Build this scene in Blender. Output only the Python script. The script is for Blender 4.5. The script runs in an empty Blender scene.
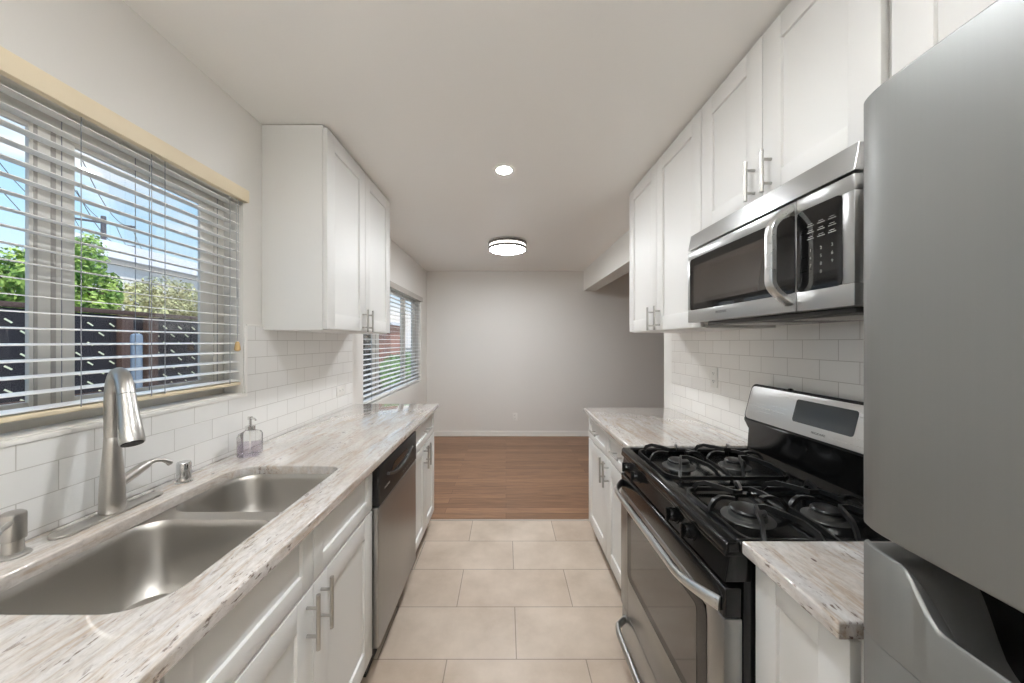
import bpy, bmesh, math, random
from mathutils import Vector, Matrix

S = bpy.context.scene
COL = S.collection
PI = math.pi
random.seed(7)

# ------------------------------------------------------------------ camera
cam_d = bpy.data.cameras.new('camera')
cam = bpy.data.objects.new('camera', cam_d)
COL.objects.link(cam)
cam.location = (0, 0, 1.40)
cam.rotation_euler = (PI / 2, 0, 0)
cam_d.sensor_fit = 'HORIZONTAL'
cam_d.sensor_width = 36
cam_d.lens = 36 * 345 / 1024
cam_d.shift_x = 6 / 1024
cam_d.clip_start = 0.02
cam_d.clip_end = 300
S.camera = cam

# ------------------------------------------------------------------ colour management
S.view_settings.view_transform = 'Standard'
S.view_settings.look = 'None'
S.view_settings.gamma = 1
S.view_settings.use_curve_mapping = False
S.view_settings.exposure = 0.36
try:
    S.cycles.use_denoising = True
    S.cycles.max_bounces = 12
    S.cycles.diffuse_bounces = 6
    S.cycles.glossy_bounces = 6
    S.cycles.transparent_max_bounces = 24
    S.cycles.sample_clamp_indirect = 6
    S.cycles.caustics_reflective = False
    S.cycles.caustics_refractive = False
except Exception:
    pass

# ------------------------------------------------------------------ sky and sun
SKY_STRENGTH = 0.97
world = bpy.data.worlds.new('sky')
S.world = world
world.use_nodes = True
wn = world.node_tree.nodes
wl = world.node_tree.links
wn.clear()
w_out = wn.new('ShaderNodeOutputWorld')
w_bg = wn.new('ShaderNodeBackground')
w_bg.inputs['Strength'].default_value = SKY_STRENGTH
w_tc = wn.new('ShaderNodeTexCoord')
w_sep = wn.new('ShaderNodeSeparateXYZ')
w_ramp = wn.new('ShaderNodeValToRGB')
w_ramp.color_ramp.elements[0].position = 0.0
w_ramp.color_ramp.elements[0].color = (0.92, 0.95, 1.0, 1)
w_ramp.color_ramp.elements[1].position = 0.55
w_ramp.color_ramp.elements[1].color = (0.16, 0.48, 1.0, 1)
e = w_ramp.color_ramp.elements.new(0.22)
e.color = (0.50, 0.78, 1.0, 1)
w_noise = wn.new('ShaderNodeTexNoise')
w_noise.inputs['Scale'].default_value = 3.0
w_noise.inputs['Detail'].default_value = 6
w_map = wn.new('ShaderNodeMapping')
w_map.inputs['Scale'].default_value = (1, 1, 3)
w_cr = wn.new('ShaderNodeValToRGB')
w_cr.color_ramp.elements[0].position = 0.52
w_cr.color_ramp.elements[1].position = 0.70
w_mix = wn.new('ShaderNodeMixRGB')
w_mix.inputs['Color2'].default_value = (1.0, 1.0, 1.0, 1)
wl.new(w_tc.outputs['Generated'], w_sep.inputs[0])
wl.new(w_sep.outputs['Z'], w_ramp.inputs[0])
wl.new(w_tc.outputs['Generated'], w_map.inputs[0])
wl.new(w_map.outputs[0], w_noise.inputs['Vector'])
wl.new(w_noise.outputs[0], w_cr.inputs[0])
wl.new(w_cr.outputs[0], w_mix.inputs['Fac'])
wl.new(w_ramp.outputs[0], w_mix.inputs['Color1'])
wl.new(w_mix.outputs[0], w_bg.inputs['Color'])
wl.new(w_bg.outputs[0], w_out.inputs[0])

sun_d = bpy.data.lights.new('sun', 'SUN')
sun_d.energy = 3.2
sun_d.angle = 0.01
sun_d.color = (1.0, 0.95, 0.86)
sun = bpy.data.objects.new('sun', sun_d)
COL.objects.link(sun)
sun.rotation_euler = Vector((-0.55, 0.35, -0.85)).to_track_quat('-Z', 'Y').to_euler()
sun.location = (4, -3, 8)

DOWNLIGHT = 430.0      # radiance of the recessed lamps
FLUSH = 62.0           # radiance of the drum lamp's underside
FLUSH_SIDE = 2.2       # radiance of its edge
FILL_UPLIGHT = 470.0        # radiance of the added fill uplight behind the camera

# ------------------------------------------------------------------ main measures (metres)
WL, WR = -1.175, 1.20          # kitchen wall faces
CEIL = 2.445
YB = 5.11                      # back wall
CT = 0.918                     # counter top
CTH = 0.032
LF = -0.552                    # left base cabinet door face
RF = 0.600                     # right base cabinet door face
LU, RU = -0.86, 0.86           # upper cabinet door faces

# ------------------------------------------------------------------ helpers
def srgb(r, g, b):
    def f(c):
        c /= 255.0
        return c / 12.92 if c <= 0.04045 else ((c + 0.055) / 1.055) ** 2.4
    return (f(r), f(g), f(b), 1.0)


def newmat(name):
    m = bpy.data.materials.new(name)
    m.use_nodes = True
    n = m.node_tree.nodes
    b = n.get('Principled BSDF')
    return m, n, m.node_tree.links, b


def plain(name, col, rough=0.5, metal=0.0, bump=0.0, bscale=60, var=0.0, coat=0.0, spec=None):
    m, n, l, b = newmat(name)
    b.inputs['Base Color'].default_value = col
    b.inputs['Roughness'].default_value = rough
    b.inputs['Metallic'].default_value = metal
    if spec is not None:
        b.inputs['Specular IOR Level'].default_value = spec
    if coat:
        b.inputs['Coat Weight'].default_value = coat
        b.inputs['Coat Roughness'].default_value = 0.05
    tc = n.new('ShaderNodeTexCoord')
    nz = n.new('ShaderNodeTexNoise')
    nz.inputs['Scale'].default_value = bscale
    nz.inputs['Detail'].default_value = 4
    l.new(tc.outputs['Object'], nz.inputs['Vector'])
    if bump:
        bp = n.new('ShaderNodeBump')
        bp.inputs['Strength'].default_value = bump
        bp.inputs['Distance'].default_value = 0.002
        l.new(nz.outputs[0], bp.inputs['Height'])
        l.new(bp.outputs[0], b.inputs['Normal'])
    if var:
        mx = n.new('ShaderNodeMixRGB')
        mx.blend_type = 'MIX'
        mx.inputs['Color1'].default_value = col
        mx.inputs['Color2'].default_value = tuple(c * (1 - var) for c in col[:3]) + (1,)
        l.new(nz.outputs[0], mx.inputs['Fac'])
        l.new(mx.outputs[0], b.inputs['Base Color'])
    return m


def steel(name, col, rough=0.28, axis='Z', strength=0.05, aniso=0.0):
    """brushed stainless steel, grain running along the axis"""
    m, n, l, b = newmat(name)
    b.inputs['Base Color'].default_value = col
    b.inputs['Metallic'].default_value = 1.0
    b.inputs['Roughness'].default_value = rough
    tc = n.new('ShaderNodeTexCoord')
    mp = n.new('ShaderNodeMapping')
    sc = {'X': (3, 260, 260), 'Y': (260, 3, 260), 'Z': (260, 260, 3)}[axis]
    mp.inputs['Scale'].default_value = sc
    nz = n.new('ShaderNodeTexNoise')
    nz.inputs['Scale'].default_value = 1.0
    nz.inputs['Detail'].default_value = 3
    l.new(tc.outputs['Object'], mp.inputs[0])
    l.new(mp.outputs[0], nz.inputs['Vector'])
    mr = n.new('ShaderNodeMapRange')
    mr.inputs['To Min'].default_value = rough - 0.05
    mr.inputs['To Max'].default_value = rough + 0.08
    l.new(nz.outputs[0], mr.inputs[0])
    l.new(mr.outputs[0], b.inputs['Roughness'])
    bp = n.new('ShaderNodeBump')
    bp.inputs['Strength'].default_value = strength
    bp.inputs['Distance'].default_value = 0.001
    l.new(nz.outputs[0], bp.inputs['Height'])
    l.new(bp.outputs[0], b.inputs['Normal'])
    return m


def emit(name, col, strength):
    m, n, l, b = newmat(name)
    b.inputs['Base Color'].default_value = (0.8, 0.8, 0.8, 1)
    b.inputs['Emission Color'].default_value = col
    b.inputs['Emission Strength'].default_value = strength
    return m


def brick_mat(name, plane, w, h, mortar, off_u, off_v, cols, mcol, rough, bump, var_scale=None, wavy=0.0):
    """plane 'yz' for walls, 'xy' for floors; every other row shifted by half"""
    m, n, l, b = newmat(name)
    tc = n.new('ShaderNodeTexCoord')
    sp = n.new('ShaderNodeSeparateXYZ')
    l.new(tc.outputs['Object'], sp.inputs[0])
    cb = n.new('ShaderNodeCombineXYZ')
    au = n.new('ShaderNodeMath'); au.inputs[1].default_value = off_u
    av = n.new('ShaderNodeMath'); av.inputs[1].default_value = off_v
    l.new(sp.outputs['XYZ'.index(plane[0].upper())], au.inputs[0])
    l.new(sp.outputs['XYZ'.index(plane[1].upper())], av.inputs[0])
    l.new(au.outputs[0], cb.inputs[0])
    l.new(av.outputs[0], cb.inputs[1])
    br = n.new('ShaderNodeTexBrick')
    br.offset = 0.5
    br.offset_frequency = 2
    br.squash = 1.0
    br.inputs['Scale'].default_value = 1.0
    br.inputs['Brick Width'].default_value = w
    br.inputs['Row Height'].default_value = h
    br.inputs['Mortar Size'].default_value = mortar
    br.inputs['Mortar Smooth'].default_value = 0.15
    br.inputs['Bias'].default_value = 0.0
    br.inputs['Color1'].default_value = cols[0]
    br.inputs['Color2'].default_value = cols[1]
    br.inputs['Mortar'].default_value = mcol
    l.new(cb.outputs[0], br.inputs['Vector'])
    col_out = br.outputs['Color']
    if var_scale:
        nz = n.new('ShaderNodeTexNoise')
        nz.inputs['Scale'].default_value = var_scale
        nz.inputs['Detail'].default_value = 8
        nz.inputs['Roughness'].default_value = 0.6
        l.new(tc.outputs['Object'], nz.inputs['Vector'])
        rp = n.new('ShaderNodeValToRGB')
        rp.color_ramp.elements[0].position = 0.32
        rp.color_ramp.elements[0].color = cols[2]
        rp.color_ramp.elements[1].position = 0.68
        rp.color_ramp.elements[1].color = cols[3]
        l.new(nz.outputs[0], rp.inputs[0])
        mx = n.new('ShaderNodeMixRGB')
        mx.blend_type = 'MULTIPLY'
        mx.inputs['Fac'].default_value = 1.0
        l.new(br.outputs['Color'], mx.inputs['Color1'])
        l.new(rp.outputs[0], mx.inputs['Color2'])
        col_out = mx.outputs[0]
    l.new(col_out, b.inputs['Base Color'])
    b.inputs['Roughness'].default_value = rough
    inv = n.new('ShaderNodeMath'); inv.operation = 'SUBTRACT'
    inv.inputs[0].default_value = 1.0
    l.new(br.outputs['Fac'], inv.inputs[1])
    bp = n.new('ShaderNodeBump')
    bp.inputs['Strength'].default_value = bump
    bp.inputs['Distance'].default_value = 0.003
    if wavy:
        n2 = n.new('ShaderNodeTexNoise')
        n2.inputs['Scale'].default_value = 14
        l.new(tc.outputs['Object'], n2.inputs['Vector'])
        ad = n.new('ShaderNodeMath'); ad.operation = 'MULTIPLY_ADD'
        ad.inputs[1].default_value = wavy
        l.new(n2.outputs[0], ad.inputs[0])
        l.new(inv.outputs[0], ad.inputs[2])
        l.new(ad.outputs[0], bp.inputs['Height'])
    else:
        l.new(inv.outputs[0], bp.inputs['Height'])
    l.new(bp.outputs[0], b.inputs['Normal'])
    return m


def wood_floor_mat():
    m, n, l, b = newmat('brown plank floor')
    tc = n.new('ShaderNodeTexCoord')
    br = n.new('ShaderNodeTexBrick')
    br.offset = 0.37
    br.offset_frequency = 2
    br.inputs['Scale'].default_value = 1.0
    br.inputs['Brick Width'].default_value = 1.35
    br.inputs['Row Height'].default_value = 0.088
    br.inputs['Mortar Size'].default_value = 0.0012
    br.inputs['Mortar Smooth'].default_value = 0.3
    br.inputs['Color1'].default_value = srgb(164, 126, 97)
    br.inputs['Color2'].default_value = srgb(130, 96, 71)
    br.inputs['Mortar'].default_value = srgb(84, 55, 40)
    l.new(tc.outputs['Object'], br.inputs['Vector'])
    mp = n.new('ShaderNodeMapping')
    mp.inputs['Scale'].default_value = (1.6, 26, 1)
    l.new(tc.outputs['Object'], mp.inputs[0])
    nz = n.new('ShaderNodeTexNoise')
    nz.inputs['Scale'].default_value = 2.2
    nz.inputs['Detail'].default_value = 8
    nz.inputs['Roughness'].default_value = 0.65
    nz.inputs['Distortion'].default_value = 0.6
    l.new(mp.outputs[0], nz.inputs['Vector'])
    rp = n.new('ShaderNodeValToRGB')
    rp.color_ramp.elements[0].position = 0.3
    rp.color_ramp.elements[0].color = (0.46, 0.42, 0.38, 1)
    rp.color_ramp.elements[1].position = 0.65
    rp.color_ramp.elements[1].color = (1.06, 1.03, 1.0, 1)
    l.new(nz.outputs[0], rp.inputs[0])
    mx = n.new('ShaderNodeMixRGB')
    mx.blend_type = 'MULTIPLY'
    mx.inputs['Fac'].default_value = 0.85
    l.new(br.outputs['Color'], mx.inputs['Color1'])
    l.new(rp.outputs[0], mx.inputs['Color2'])
    l.new(mx.outputs[0], b.inputs['Base Color'])
    b.inputs['Roughness'].default_value = 0.36
    bp = n.new('ShaderNodeBump')
    bp.inputs['Strength'].default_value = 0.15
    bp.inputs['Distance'].default_value = 0.002
    inv = n.new('ShaderNodeMath'); inv.operation = 'SUBTRACT'
    inv.inputs[0].default_value = 1.0
    l.new(br.outputs['Fac'], inv.inputs[1])
    l.new(inv.outputs[0], bp.inputs['Height'])
    l.new(bp.outputs[0], b.inputs['Normal'])
    return m


def granite_mat():
    m, n, l, b = newmat('streaked pale granite')
    tc = n.new('ShaderNodeTexCoord')

    def noise(scale, det, rot, stretch, dist=0.0, rough=0.6):
        r = n.new('ShaderNodeMapping')
        r.inputs['Rotation'].default_value = (0, 0, math.radians(rot))
        r.inputs['Scale'].default_value = stretch
        l.new(tc.outputs['Object'], r.inputs[0])
        z = n.new('ShaderNodeTexNoise')
        z.inputs['Scale'].default_value = scale
        z.inputs['Detail'].default_value = det
        z.inputs['Roughness'].default_value = rough
        z.inputs['Distortion'].default_value = dist
        l.new(r.outputs[0], z.inputs['Vector'])
        return z.outputs[0]

    def ramp(src, stops):
        rp = n.new('ShaderNodeValToRGB')
        el = rp.color_ramp.elements
        el[0].position, el[0].color = stops[0]
        el[1].position, el[1].color = stops[-1]
        for p, c in stops[1:-1]:
            x = el.new(p)
            x.color = c
        l.new(src, rp.inputs[0])
        return rp.outputs[0]

    def mix(fac, a, c, mode='MIX'):
        mx = n.new('ShaderNodeMixRGB')
        mx.blend_type = mode
        if isinstance(fac, float):
            mx.inputs['Fac'].default_value = fac
        else:
            l.new(fac, mx.inputs['Fac'])
        for k, v in (('Color1', a), ('Color2', c)):
            if isinstance(v, tuple):
                mx.inputs[k].default_value = v
            else:
                l.new(v, mx.inputs[k])
        return mx.outputs[0]

    broad = ramp(noise(2.6, 5, 8, (3.2, 0.75, 2.0), 0.8), [
        (0.30, srgb(196, 185, 175)), (0.43, srgb(211, 205, 199)), (0.55, srgb(222, 219, 216)), (0.72, srgb(202, 197, 196))])
    streak = ramp(noise(9, 8, 8, (4.0, 0.55, 2.5), 0.7, 0.7), [
        (0.40, (0, 0, 0, 1)), (0.50, (0.18, 0.18, 0.18, 1)), (0.63, (1, 1, 1, 1))])
    c = mix(streak, broad, srgb(190, 174, 158))
    fine = ramp(noise(60, 4, 8, (1.6, 0.8, 1.2), 0.4, 0.7), [
        (0.35, (0.80, 0.79, 0.78, 1)), (0.60, (1.05, 1.05, 1.05, 1))])
    c = mix(0.75, c, fine, 'MULTIPLY')
    fl_b = ramp(noise(3.0, 3, 8, (2.6, 0.6, 1.6), 0.5), [(0.46, (0, 0, 0, 1)), (0.62, (1, 1, 1, 1))])
    fl = ramp(noise(64, 4, 8, (1.8, 0.55, 1.4), 0.3, 0.62), [(0.58, (0, 0, 0, 1)), (0.66, (1, 1, 1, 1))])
    fk = mix(1.0, fl_b, fl, 'MULTIPLY')
    c = mix(fk, c, srgb(118, 103, 96))
    spots = ramp(noise(26, 2, 8, (1.3, 0.9, 1.3), 0.0, 0.5), [(0.735, (0, 0, 0, 1)), (0.77, (1, 1, 1, 1))])
    c = mix(spots, c, srgb(105, 88, 84))
    l.new(c, b.inputs['Base Color'])
    b.inputs['Roughness'].default_value = 0.06
    b.inputs['Specular IOR Level'].default_value = 0.9
    b.inputs['Coat Weight'].default_value = 0.7
    b.inputs['Coat Roughness'].default_value = 0.03
    return m


def glass_mat(name, tint=(1, 1, 1, 1), refl=1.0):
    m, n, l, b = newmat(name)
    n.remove(b)
    out = n.get('Material Output')
    tr = n.new('ShaderNodeBsdfTransparent')
    tr.inputs[0].default_value = tint
    gl = n.new('ShaderNodeBsdfGlossy')
    gl.inputs['Roughness'].default_value = 0.02
    fr = n.new('ShaderNodeFresnel')
    fr.inputs['IOR'].default_value = 1.45
    mu = n.new('ShaderNodeMath'); mu.operation = 'MULTIPLY'
    mu.inputs[1].default_value = refl
    l.new(fr.outputs[0], mu.inputs[0])
    mx = n.new('ShaderNodeMixShader')
    l.new(mu.outputs[0], mx.inputs[0])
    l.new(tr.outputs[0], mx.inputs[1])
    l.new(gl.outputs[0], mx.inputs[2])
    l.new(mx.outputs[0], out.inputs[0])
    return m


def leaf_mat(name, c1, c2):
    m, n, l, b = newmat(name)
    tc = n.new('ShaderNodeTexCoord')
    nz = n.new('ShaderNodeTexNoise')
    nz.inputs['Scale'].default_value = 5
    nz.inputs['Detail'].default_value = 5
    l.new(tc.outputs['Object'], nz.inputs['Vector'])
    rp = n.new('ShaderNodeValToRGB')
    rp.color_ramp.elements[0].position = 0.35
    rp.color_ramp.elements[0].color = c1
    rp.color_ramp.elements[1].position = 0.65
    rp.color_ramp.elements[1].color = c2
    l.new(nz.outputs[0], rp.inputs[0])
    l.new(rp.outputs[0], b.inputs['Base Color'])
    b.inputs['Roughness'].default_value = 0.6
    return m


M = {}
M['wall'] = plain('warm grey wall paint', srgb(229, 226, 221), 0.55, bump=0.08, bscale=180)
M['ceiling'] = plain('off white ceiling paint', srgb(243, 241, 237), 0.6, bump=0.08, bscale=160)
M['trim'] = plain('white trim paint', srgb(236, 234, 229), 0.35)
M['cab'] = plain('white cabinet lacquer', srgb(231, 230, 227), 0.48, spec=0.35)
M['cab_in'] = plain('white cabinet carcass', srgb(228, 226, 221), 0.45)
M['kick'] = plain('black toe kick', srgb(40, 37, 35), 0.5)
M['kick_grey'] = plain('grey toe kick', srgb(150, 148, 144), 0.5)
M['nickel'] = steel('brushed nickel', (0.50, 0.485, 0.46, 1), 0.30, 'Z', 0.03)
M['nickel_y'] = steel('brushed nickel bar', (0.56, 0.54, 0.51, 1), 0.30, 'Y', 0.03)
M['chrome'] = plain('polished chrome', (0.72, 0.72, 0.72, 1), 0.10, 1.0)
M['steel'] = steel('stainless steel sheet', (0.44, 0.44, 0.43, 1), 0.30, 'Y', 0.03)
M['steel_v'] = steel('stainless steel door', (0.38, 0.38, 0.37, 1), 0.34, 'Z', 0.03)
M['steel_fridge'] = steel('satin silver door', (0.205, 0.205, 0.198, 1), 0.42, 'Z', 0.02)
M['steel_fridge'].node_tree.nodes['Principled BSDF'].inputs['Metallic'].default_value = 0.5
M['steel_hi'] = steel('bright stainless', (0.68, 0.68, 0.67, 1), 0.28, 'Y', 0.02)
M['sink'] = steel('sink steel', (0.52, 0.50, 0.47, 1), 0.32, 'Y', 0.04)
M['black'] = plain('black gloss enamel', srgb(14, 14, 14), 0.16, spec=0.35)
M['black_matt'] = plain('black matt plastic', srgb(22, 22, 22), 0.42, spec=0.3)
M['iron'] = plain('black cast iron', srgb(20, 20, 20), 0.33, bump=0.15, bscale=300)
M['black_glass'] = plain('black glass', srgb(16, 16, 16), 0.05)
M['oven_glass'] = plain('dark oven glass', srgb(62, 57, 53), 0.06, spec=1.0)
M['display'] = plain('smoky display glass', srgb(66, 65, 62), 0.14, spec=0.45)
M['grey_plastic'] = plain('dark grey plastic', srgb(62, 62, 60), 0.4)
M['burner'] = plain('burner aluminium', (0.13, 0.13, 0.125, 1), 0.45, 0.8)
M['mark'] = plain('pale print', srgb(128, 128, 126), 0.5)
M['mark_dark'] = plain('grey print', srgb(120, 120, 118), 0.5)
M['white_plastic'] = plain('white plastic', srgb(240, 238, 233), 0.3)
M['band'] = plain('dark pewter band', srgb(118, 114, 110), 0.5, 0.3)
M['slat'] = plain('white blind slat', srgb(246, 245, 242), 0.38)
M['cream'] = plain('cream wood valance', srgb(232, 217, 188), 0.45, bump=0.05)
M['tan'] = plain('tan wood', srgb(205, 172, 118), 0.45)
M['cord'] = plain('pale cord', srgb(150, 152, 156), 0.7)
M['vinyl'] = plain('white vinyl window frame', srgb(226, 222, 214), 0.38)
M['grey_track'] = plain('grey window track', srgb(182, 176, 169), 0.5)
M['granite'] = granite_mat()
M['tile_wall_left'] = brick_mat('white subway tile left', 'yz', 0.157, 0.0785, 0.0013, -0.8206 + 0.157 * 10, -1.170 + 0.0785 * 20,
                                [srgb(245, 244, 241), srgb(241, 240, 237)], srgb(212, 209, 204), 0.10, 0.5, wavy=0.25)
M['tile_wall_right'] = brick_mat('white subway tile right', 'yz', 0.150, 0.076, 0.0013, -1.311 + 0.150 * 10, -1.3305 + 0.076 * 20,
                                 [srgb(247, 245, 241), srgb(242, 239, 234)], srgb(208, 203, 197), 0.10, 0.5, wavy=0.25)
M['tile_floor'] = brick_mat('beige floor tile', 'xy', 0.612, 0.30, 0.0022, 0.26 + 0.306 + 0.612 * 6, -2.42 + 6.0,
                            [srgb(208, 195, 180), srgb(198, 182, 165), (0.80, 0.76, 0.72, 1), (1.08, 1.07, 1.07, 1)],
                            srgb(146, 134, 122), 0.42, 0.4, var_scale=3.2)
M['wood_floor'] = wood_floor_mat()
M['pane'] = glass_mat('window glass', refl=0.25)
M['clear'] = glass_mat('clear bottle glass', (0.985, 0.99, 0.99, 1), 0.9)
M['liquid'] = glass_mat('pale violet soap', (0.90, 0.87, 0.92, 1), 0.3)
M['lamp'] = emit('recessed lamp glow', (0.93, 0.965, 1.0, 1), DOWNLIGHT)
M['lamp_drum'] = emit('drum lamp glow', (0.93, 0.965, 1.0, 1), FLUSH)
M['lamp_edge'] = emit('drum lamp edge glow', (1.0, 0.96, 0.90, 1), FLUSH_SIDE)
M['fill_bowl'] = emit('added fill uplight glow', (0.93, 0.965, 1.0, 1), FILL_UPLIGHT)  # glow of the added fill bowl
M['fence'] = plain('black fence weave', srgb(42, 40, 46), 0.7, bump=0.2, bscale=90, var=0.3)
M['dash'] = plain('pale fence gap light', srgb(240, 245, 215), 0.6)  # pale colour stands in for light through the fence gaps
M['brown'] = plain('brown painted post', srgb(92, 72, 64), 0.7, var=0.3)
M['blue'] = plain('pale blue pipe', srgb(134, 150, 168), 0.6)
M['concrete'] = plain('pale yard paving', srgb(160, 155, 145), 0.9, bump=0.2, var=0.2)
M['leaf_green'] = leaf_mat('bright green leaves', srgb(96, 142, 58), srgb(188, 212, 112))
M['leaf_olive'] = leaf_mat('olive tan leaves', srgb(150, 140, 92), srgb(226, 226, 168))
M['leaf_dark'] = leaf_mat('dark green leaves', srgb(70, 105, 50), srgb(150, 190, 100))
M['leaf_deep'] = leaf_mat('deep green leaves', srgb(34, 40, 28), srgb(92, 84, 62))
M['bark'] = plain('grey brown bark', srgb(110, 95, 82), 0.9, bump=0.3)
M['pole'] = plain('weathered pole wood', srgb(92, 90, 96), 0.85)
M['stucco'] = plain('white stucco', srgb(225, 224, 222), 0.8, bump=0.2)
M['roof'] = plain('pale grey roof', srgb(205, 204, 205), 0.8)
M['brick'] = brick_mat('red brick wall', 'xz', 0.21, 0.075, 0.006, 30, 30,
                       [srgb(170, 105, 80), srgb(140, 84, 66)], srgb(190, 180, 170), 0.8, 0.4)


class MB:
    """collects shapes into one mesh, in world coordinates"""

    def __init__(self):
        self.bm = bmesh.new()
        self.cur = 0

    def use(self, i):
        self.cur = i

    def _fin(self):
        for f in self.bm.faces:
            if not f.tag:
                f.tag = True
                f.material_index = self.cur

    def box(self, x0, x1, y0, y1, z0, z1, bev=0.0, seg=2):
        bm = self.bm
        x0, x1 = min(x0, x1), max(x0, x1)
        y0, y1 = min(y0, y1), max(y0, y1)
        z0, z1 = min(z0, z1), max(z0, z1)
        r = bmesh.ops.create_cube(bm, size=1.0)
        vs = r['verts']
        for v in vs:
            v.co = Vector(((x0 + x1) / 2 + v.co.x * (x1 - x0), (y0 + y1) / 2 + v.co.y * (y1 - y0),
                           (z0 + z1) / 2 + v.co.z * (z1 - z0)))
        if bev > 0:
            bev = min(bev, 0.45 * min(x1 - x0, y1 - y0, z1 - z0))
            ed = list({ed for v in vs for ed in v.link_edges})
            bmesh.ops.bevel(bm, geom=ed, offset=bev, segments=seg, affect='EDGES', profile=0.5)
        self._fin()
        return self

    def rings(self, rings, cap0=True, cap1=True, closed=False):
        bm = self.bm
        vr = [[bm.verts.new(p) for p in r] for r in rings]
        n = len(vr[0])
        pairs = list(zip(vr[:-1], vr[1:]))
        if closed:
            pairs.append((vr[-1], vr[0]))
        for a, b in pairs:
            for i in range(n):
                j = (i + 1) % n
                bm.faces.new((a[i], a[j], b[j], b[i]))
        if not closed:
            if cap0:
                bm.faces.new(list(reversed(vr[0])))
            if cap1:
                bm.faces.new(vr[-1])
        self._fin()
        return self

    def cyl(self, p0, p1, r0, r1=None, n=24):
        r1 = r0 if r1 is None else r1
        return self.tube([p0, p1], [r0, r1], n)

    def lathe(self, c, prof, n=36):
        """prof: (radius, z) pairs along +z from c"""
        rings = []
        for r, z in prof:
            rings.append([Vector((c[0] + r * math.cos(2 * PI * k / n), c[1] + r * math.sin(2 * PI * k / n), c[2] + z))
                          for k in range(n)])
        return self.rings(rings)

    def sweep(self, pts, profs, ref=(0, 0, 1), closed=False):
        """profs: one 2-D profile [(side, up)] for all points, or one per point"""
        pts = [Vector(p) for p in pts]
        ref = Vector(ref)
        if not isinstance(profs[0], list):
            profs = [profs] * len(pts)
        rings = []
        N = len(pts)
        for i, p in enumerate(pts):
            if closed:
                t = pts[(i + 1) % N] - pts[i - 1]
            elif i == 0:
                t = pts[1] - p
            elif i == N - 1:
                t = p - pts[i - 1]
            else:
                t = (pts[i + 1] - p).normalized() + (p - pts[i - 1]).normalized()
            t.normalize()
            s = ref.cross(t)
            if s.length < 1e-4:
                s = Vector((1, 0, 0)).cross(t)
            s.normalize()
            u = t.cross(s)
            rings.append([p + s * a + u * b for a, b in profs[i]])
        return self.rings(rings, closed=closed)

    def tube(self, pts, r, n=12, closed=False):
        pts = [Vector(p) for p in pts]
        rs = r if isinstance(r, (list, tuple)) else [r] * len(pts)
        N = len(pts)
        rings = []
        u = None
        for i, p in enumerate(pts):
            if closed:
                t = pts[(i + 1) % N] - pts[i - 1]
            elif i == 0:
                t = pts[1] - p
            elif i == N - 1:
                t = p - pts[i - 1]
            else:
                t = (pts[i + 1] - p).normalized() + (p - pts[i - 1]).normalized()
            t.normalize()
            if u is None:
                a = Vector((0, 0, 1)) if abs(t.z) < 0.9 else Vector((1, 0, 0))
                u = t.cross(a).normalized()
            else:
                u = (u - t * u.dot(t)).normalized()
            v = t.cross(u)
            rings.append([p + (u * math.cos(2 * PI * k / n) + v * math.sin(2 * PI * k / n)) * rs[i] for k in range(n)])
        return self.rings(rings, closed=closed)

    def prism(self, poly, plane, a0, a1, bev=0.0, seg=2):
        """extrude a 2-D polygon in plane 'xy', 'yz' or 'xz' along the third axis"""
        bm = self.bm

        def P(u, v, a):
            return {'xy': Vector((u, v, a)), 'yz': Vector((a, u, v)), 'xz': Vector((u, a, v))}[plane]
        A = [bm.verts.new(P(u, v, a0)) for u, v in poly]
        B = [bm.verts.new(P(u, v, a1)) for u, v in poly]
        n = len(poly)
        fs = [bm.faces.new(A), bm.faces.new(list(reversed(B)))]
        for i in range(n):
            j = (i + 1) % n
            fs.append(bm.faces.new((A[i], B[i], B[j], A[j])))
        if bev:
            ed = list(set(fs[0].edges) | set(fs[1].edges))
            bmesh.ops.recalc_face_normals(bm, faces=fs)
            bmesh.ops.bevel(bm, geom=ed, offset=bev, segments=seg, affect='EDGES', profile=0.5)
        self._fin()
        return self

    def grid(self, fn, nu, nv):
        bm = self.bm
        g = [[bm.verts.new(fn(i / nu, j / nv)) for j in range(nv + 1)] for i in range(nu + 1)]
        for i in range(nu):
            for j in range(nv):
                bm.faces.new((g[i][j], g[i + 1][j], g[i + 1][j + 1], g[i][j + 1]))
        self._fin()
        return self

    def xform(self, mat):
        bmesh.ops.transform(self.bm, matrix=mat, verts=self.bm.verts[:])
        return self

    def build(self, name, mat, parent=None, origin=None, ang=32, norm=True):
        bm = self.bm
        if norm:
            bmesh.ops.recalc_face_normals(bm, faces=bm.faces[:])
        o0 = Vector((0, 0, 0))
        p = parent
        while p is not None:
            o0 += p.location
            p = p.parent
        if parent is None and origin is not None:
            o0 = Vector(origin)
        bmesh.ops.translate(bm, vec=-o0, verts=bm.verts[:])
        me = bpy.data.meshes.new(name)
        bm.to_mesh(me)
        bm.free()
        for f in me.polygons:
            f.use_smooth = True
        try:
            me.set_sharp_from_angle(angle=math.radians(ang))
        except Exception:
            pass
        for mm in (mat if isinstance(mat, (list, tuple)) else [mat]):
            me.materials.append(mm)
        o = bpy.data.objects.new(name, me)
        COL.objects.link(o)
        if parent is not None:
            o.parent = parent
        elif origin is not None:
            o.location = origin
        return o


def thing(name, label, cat, loc, group=None):
    o = bpy.data.objects.new(name, None)
    o.empty_display_size = 0.05
    COL.objects.link(o)
    o.location = loc
    return tag(o, label, cat, group)


def tag(o, label, cat, group=None, kind=None):
    o['label'] = label
    o['category'] = cat
    if group:
        o['group'] = group
    if kind:
        o['kind'] = kind
    return o


def struct(o):
    o['kind'] = 'structure'
    return o


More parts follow.
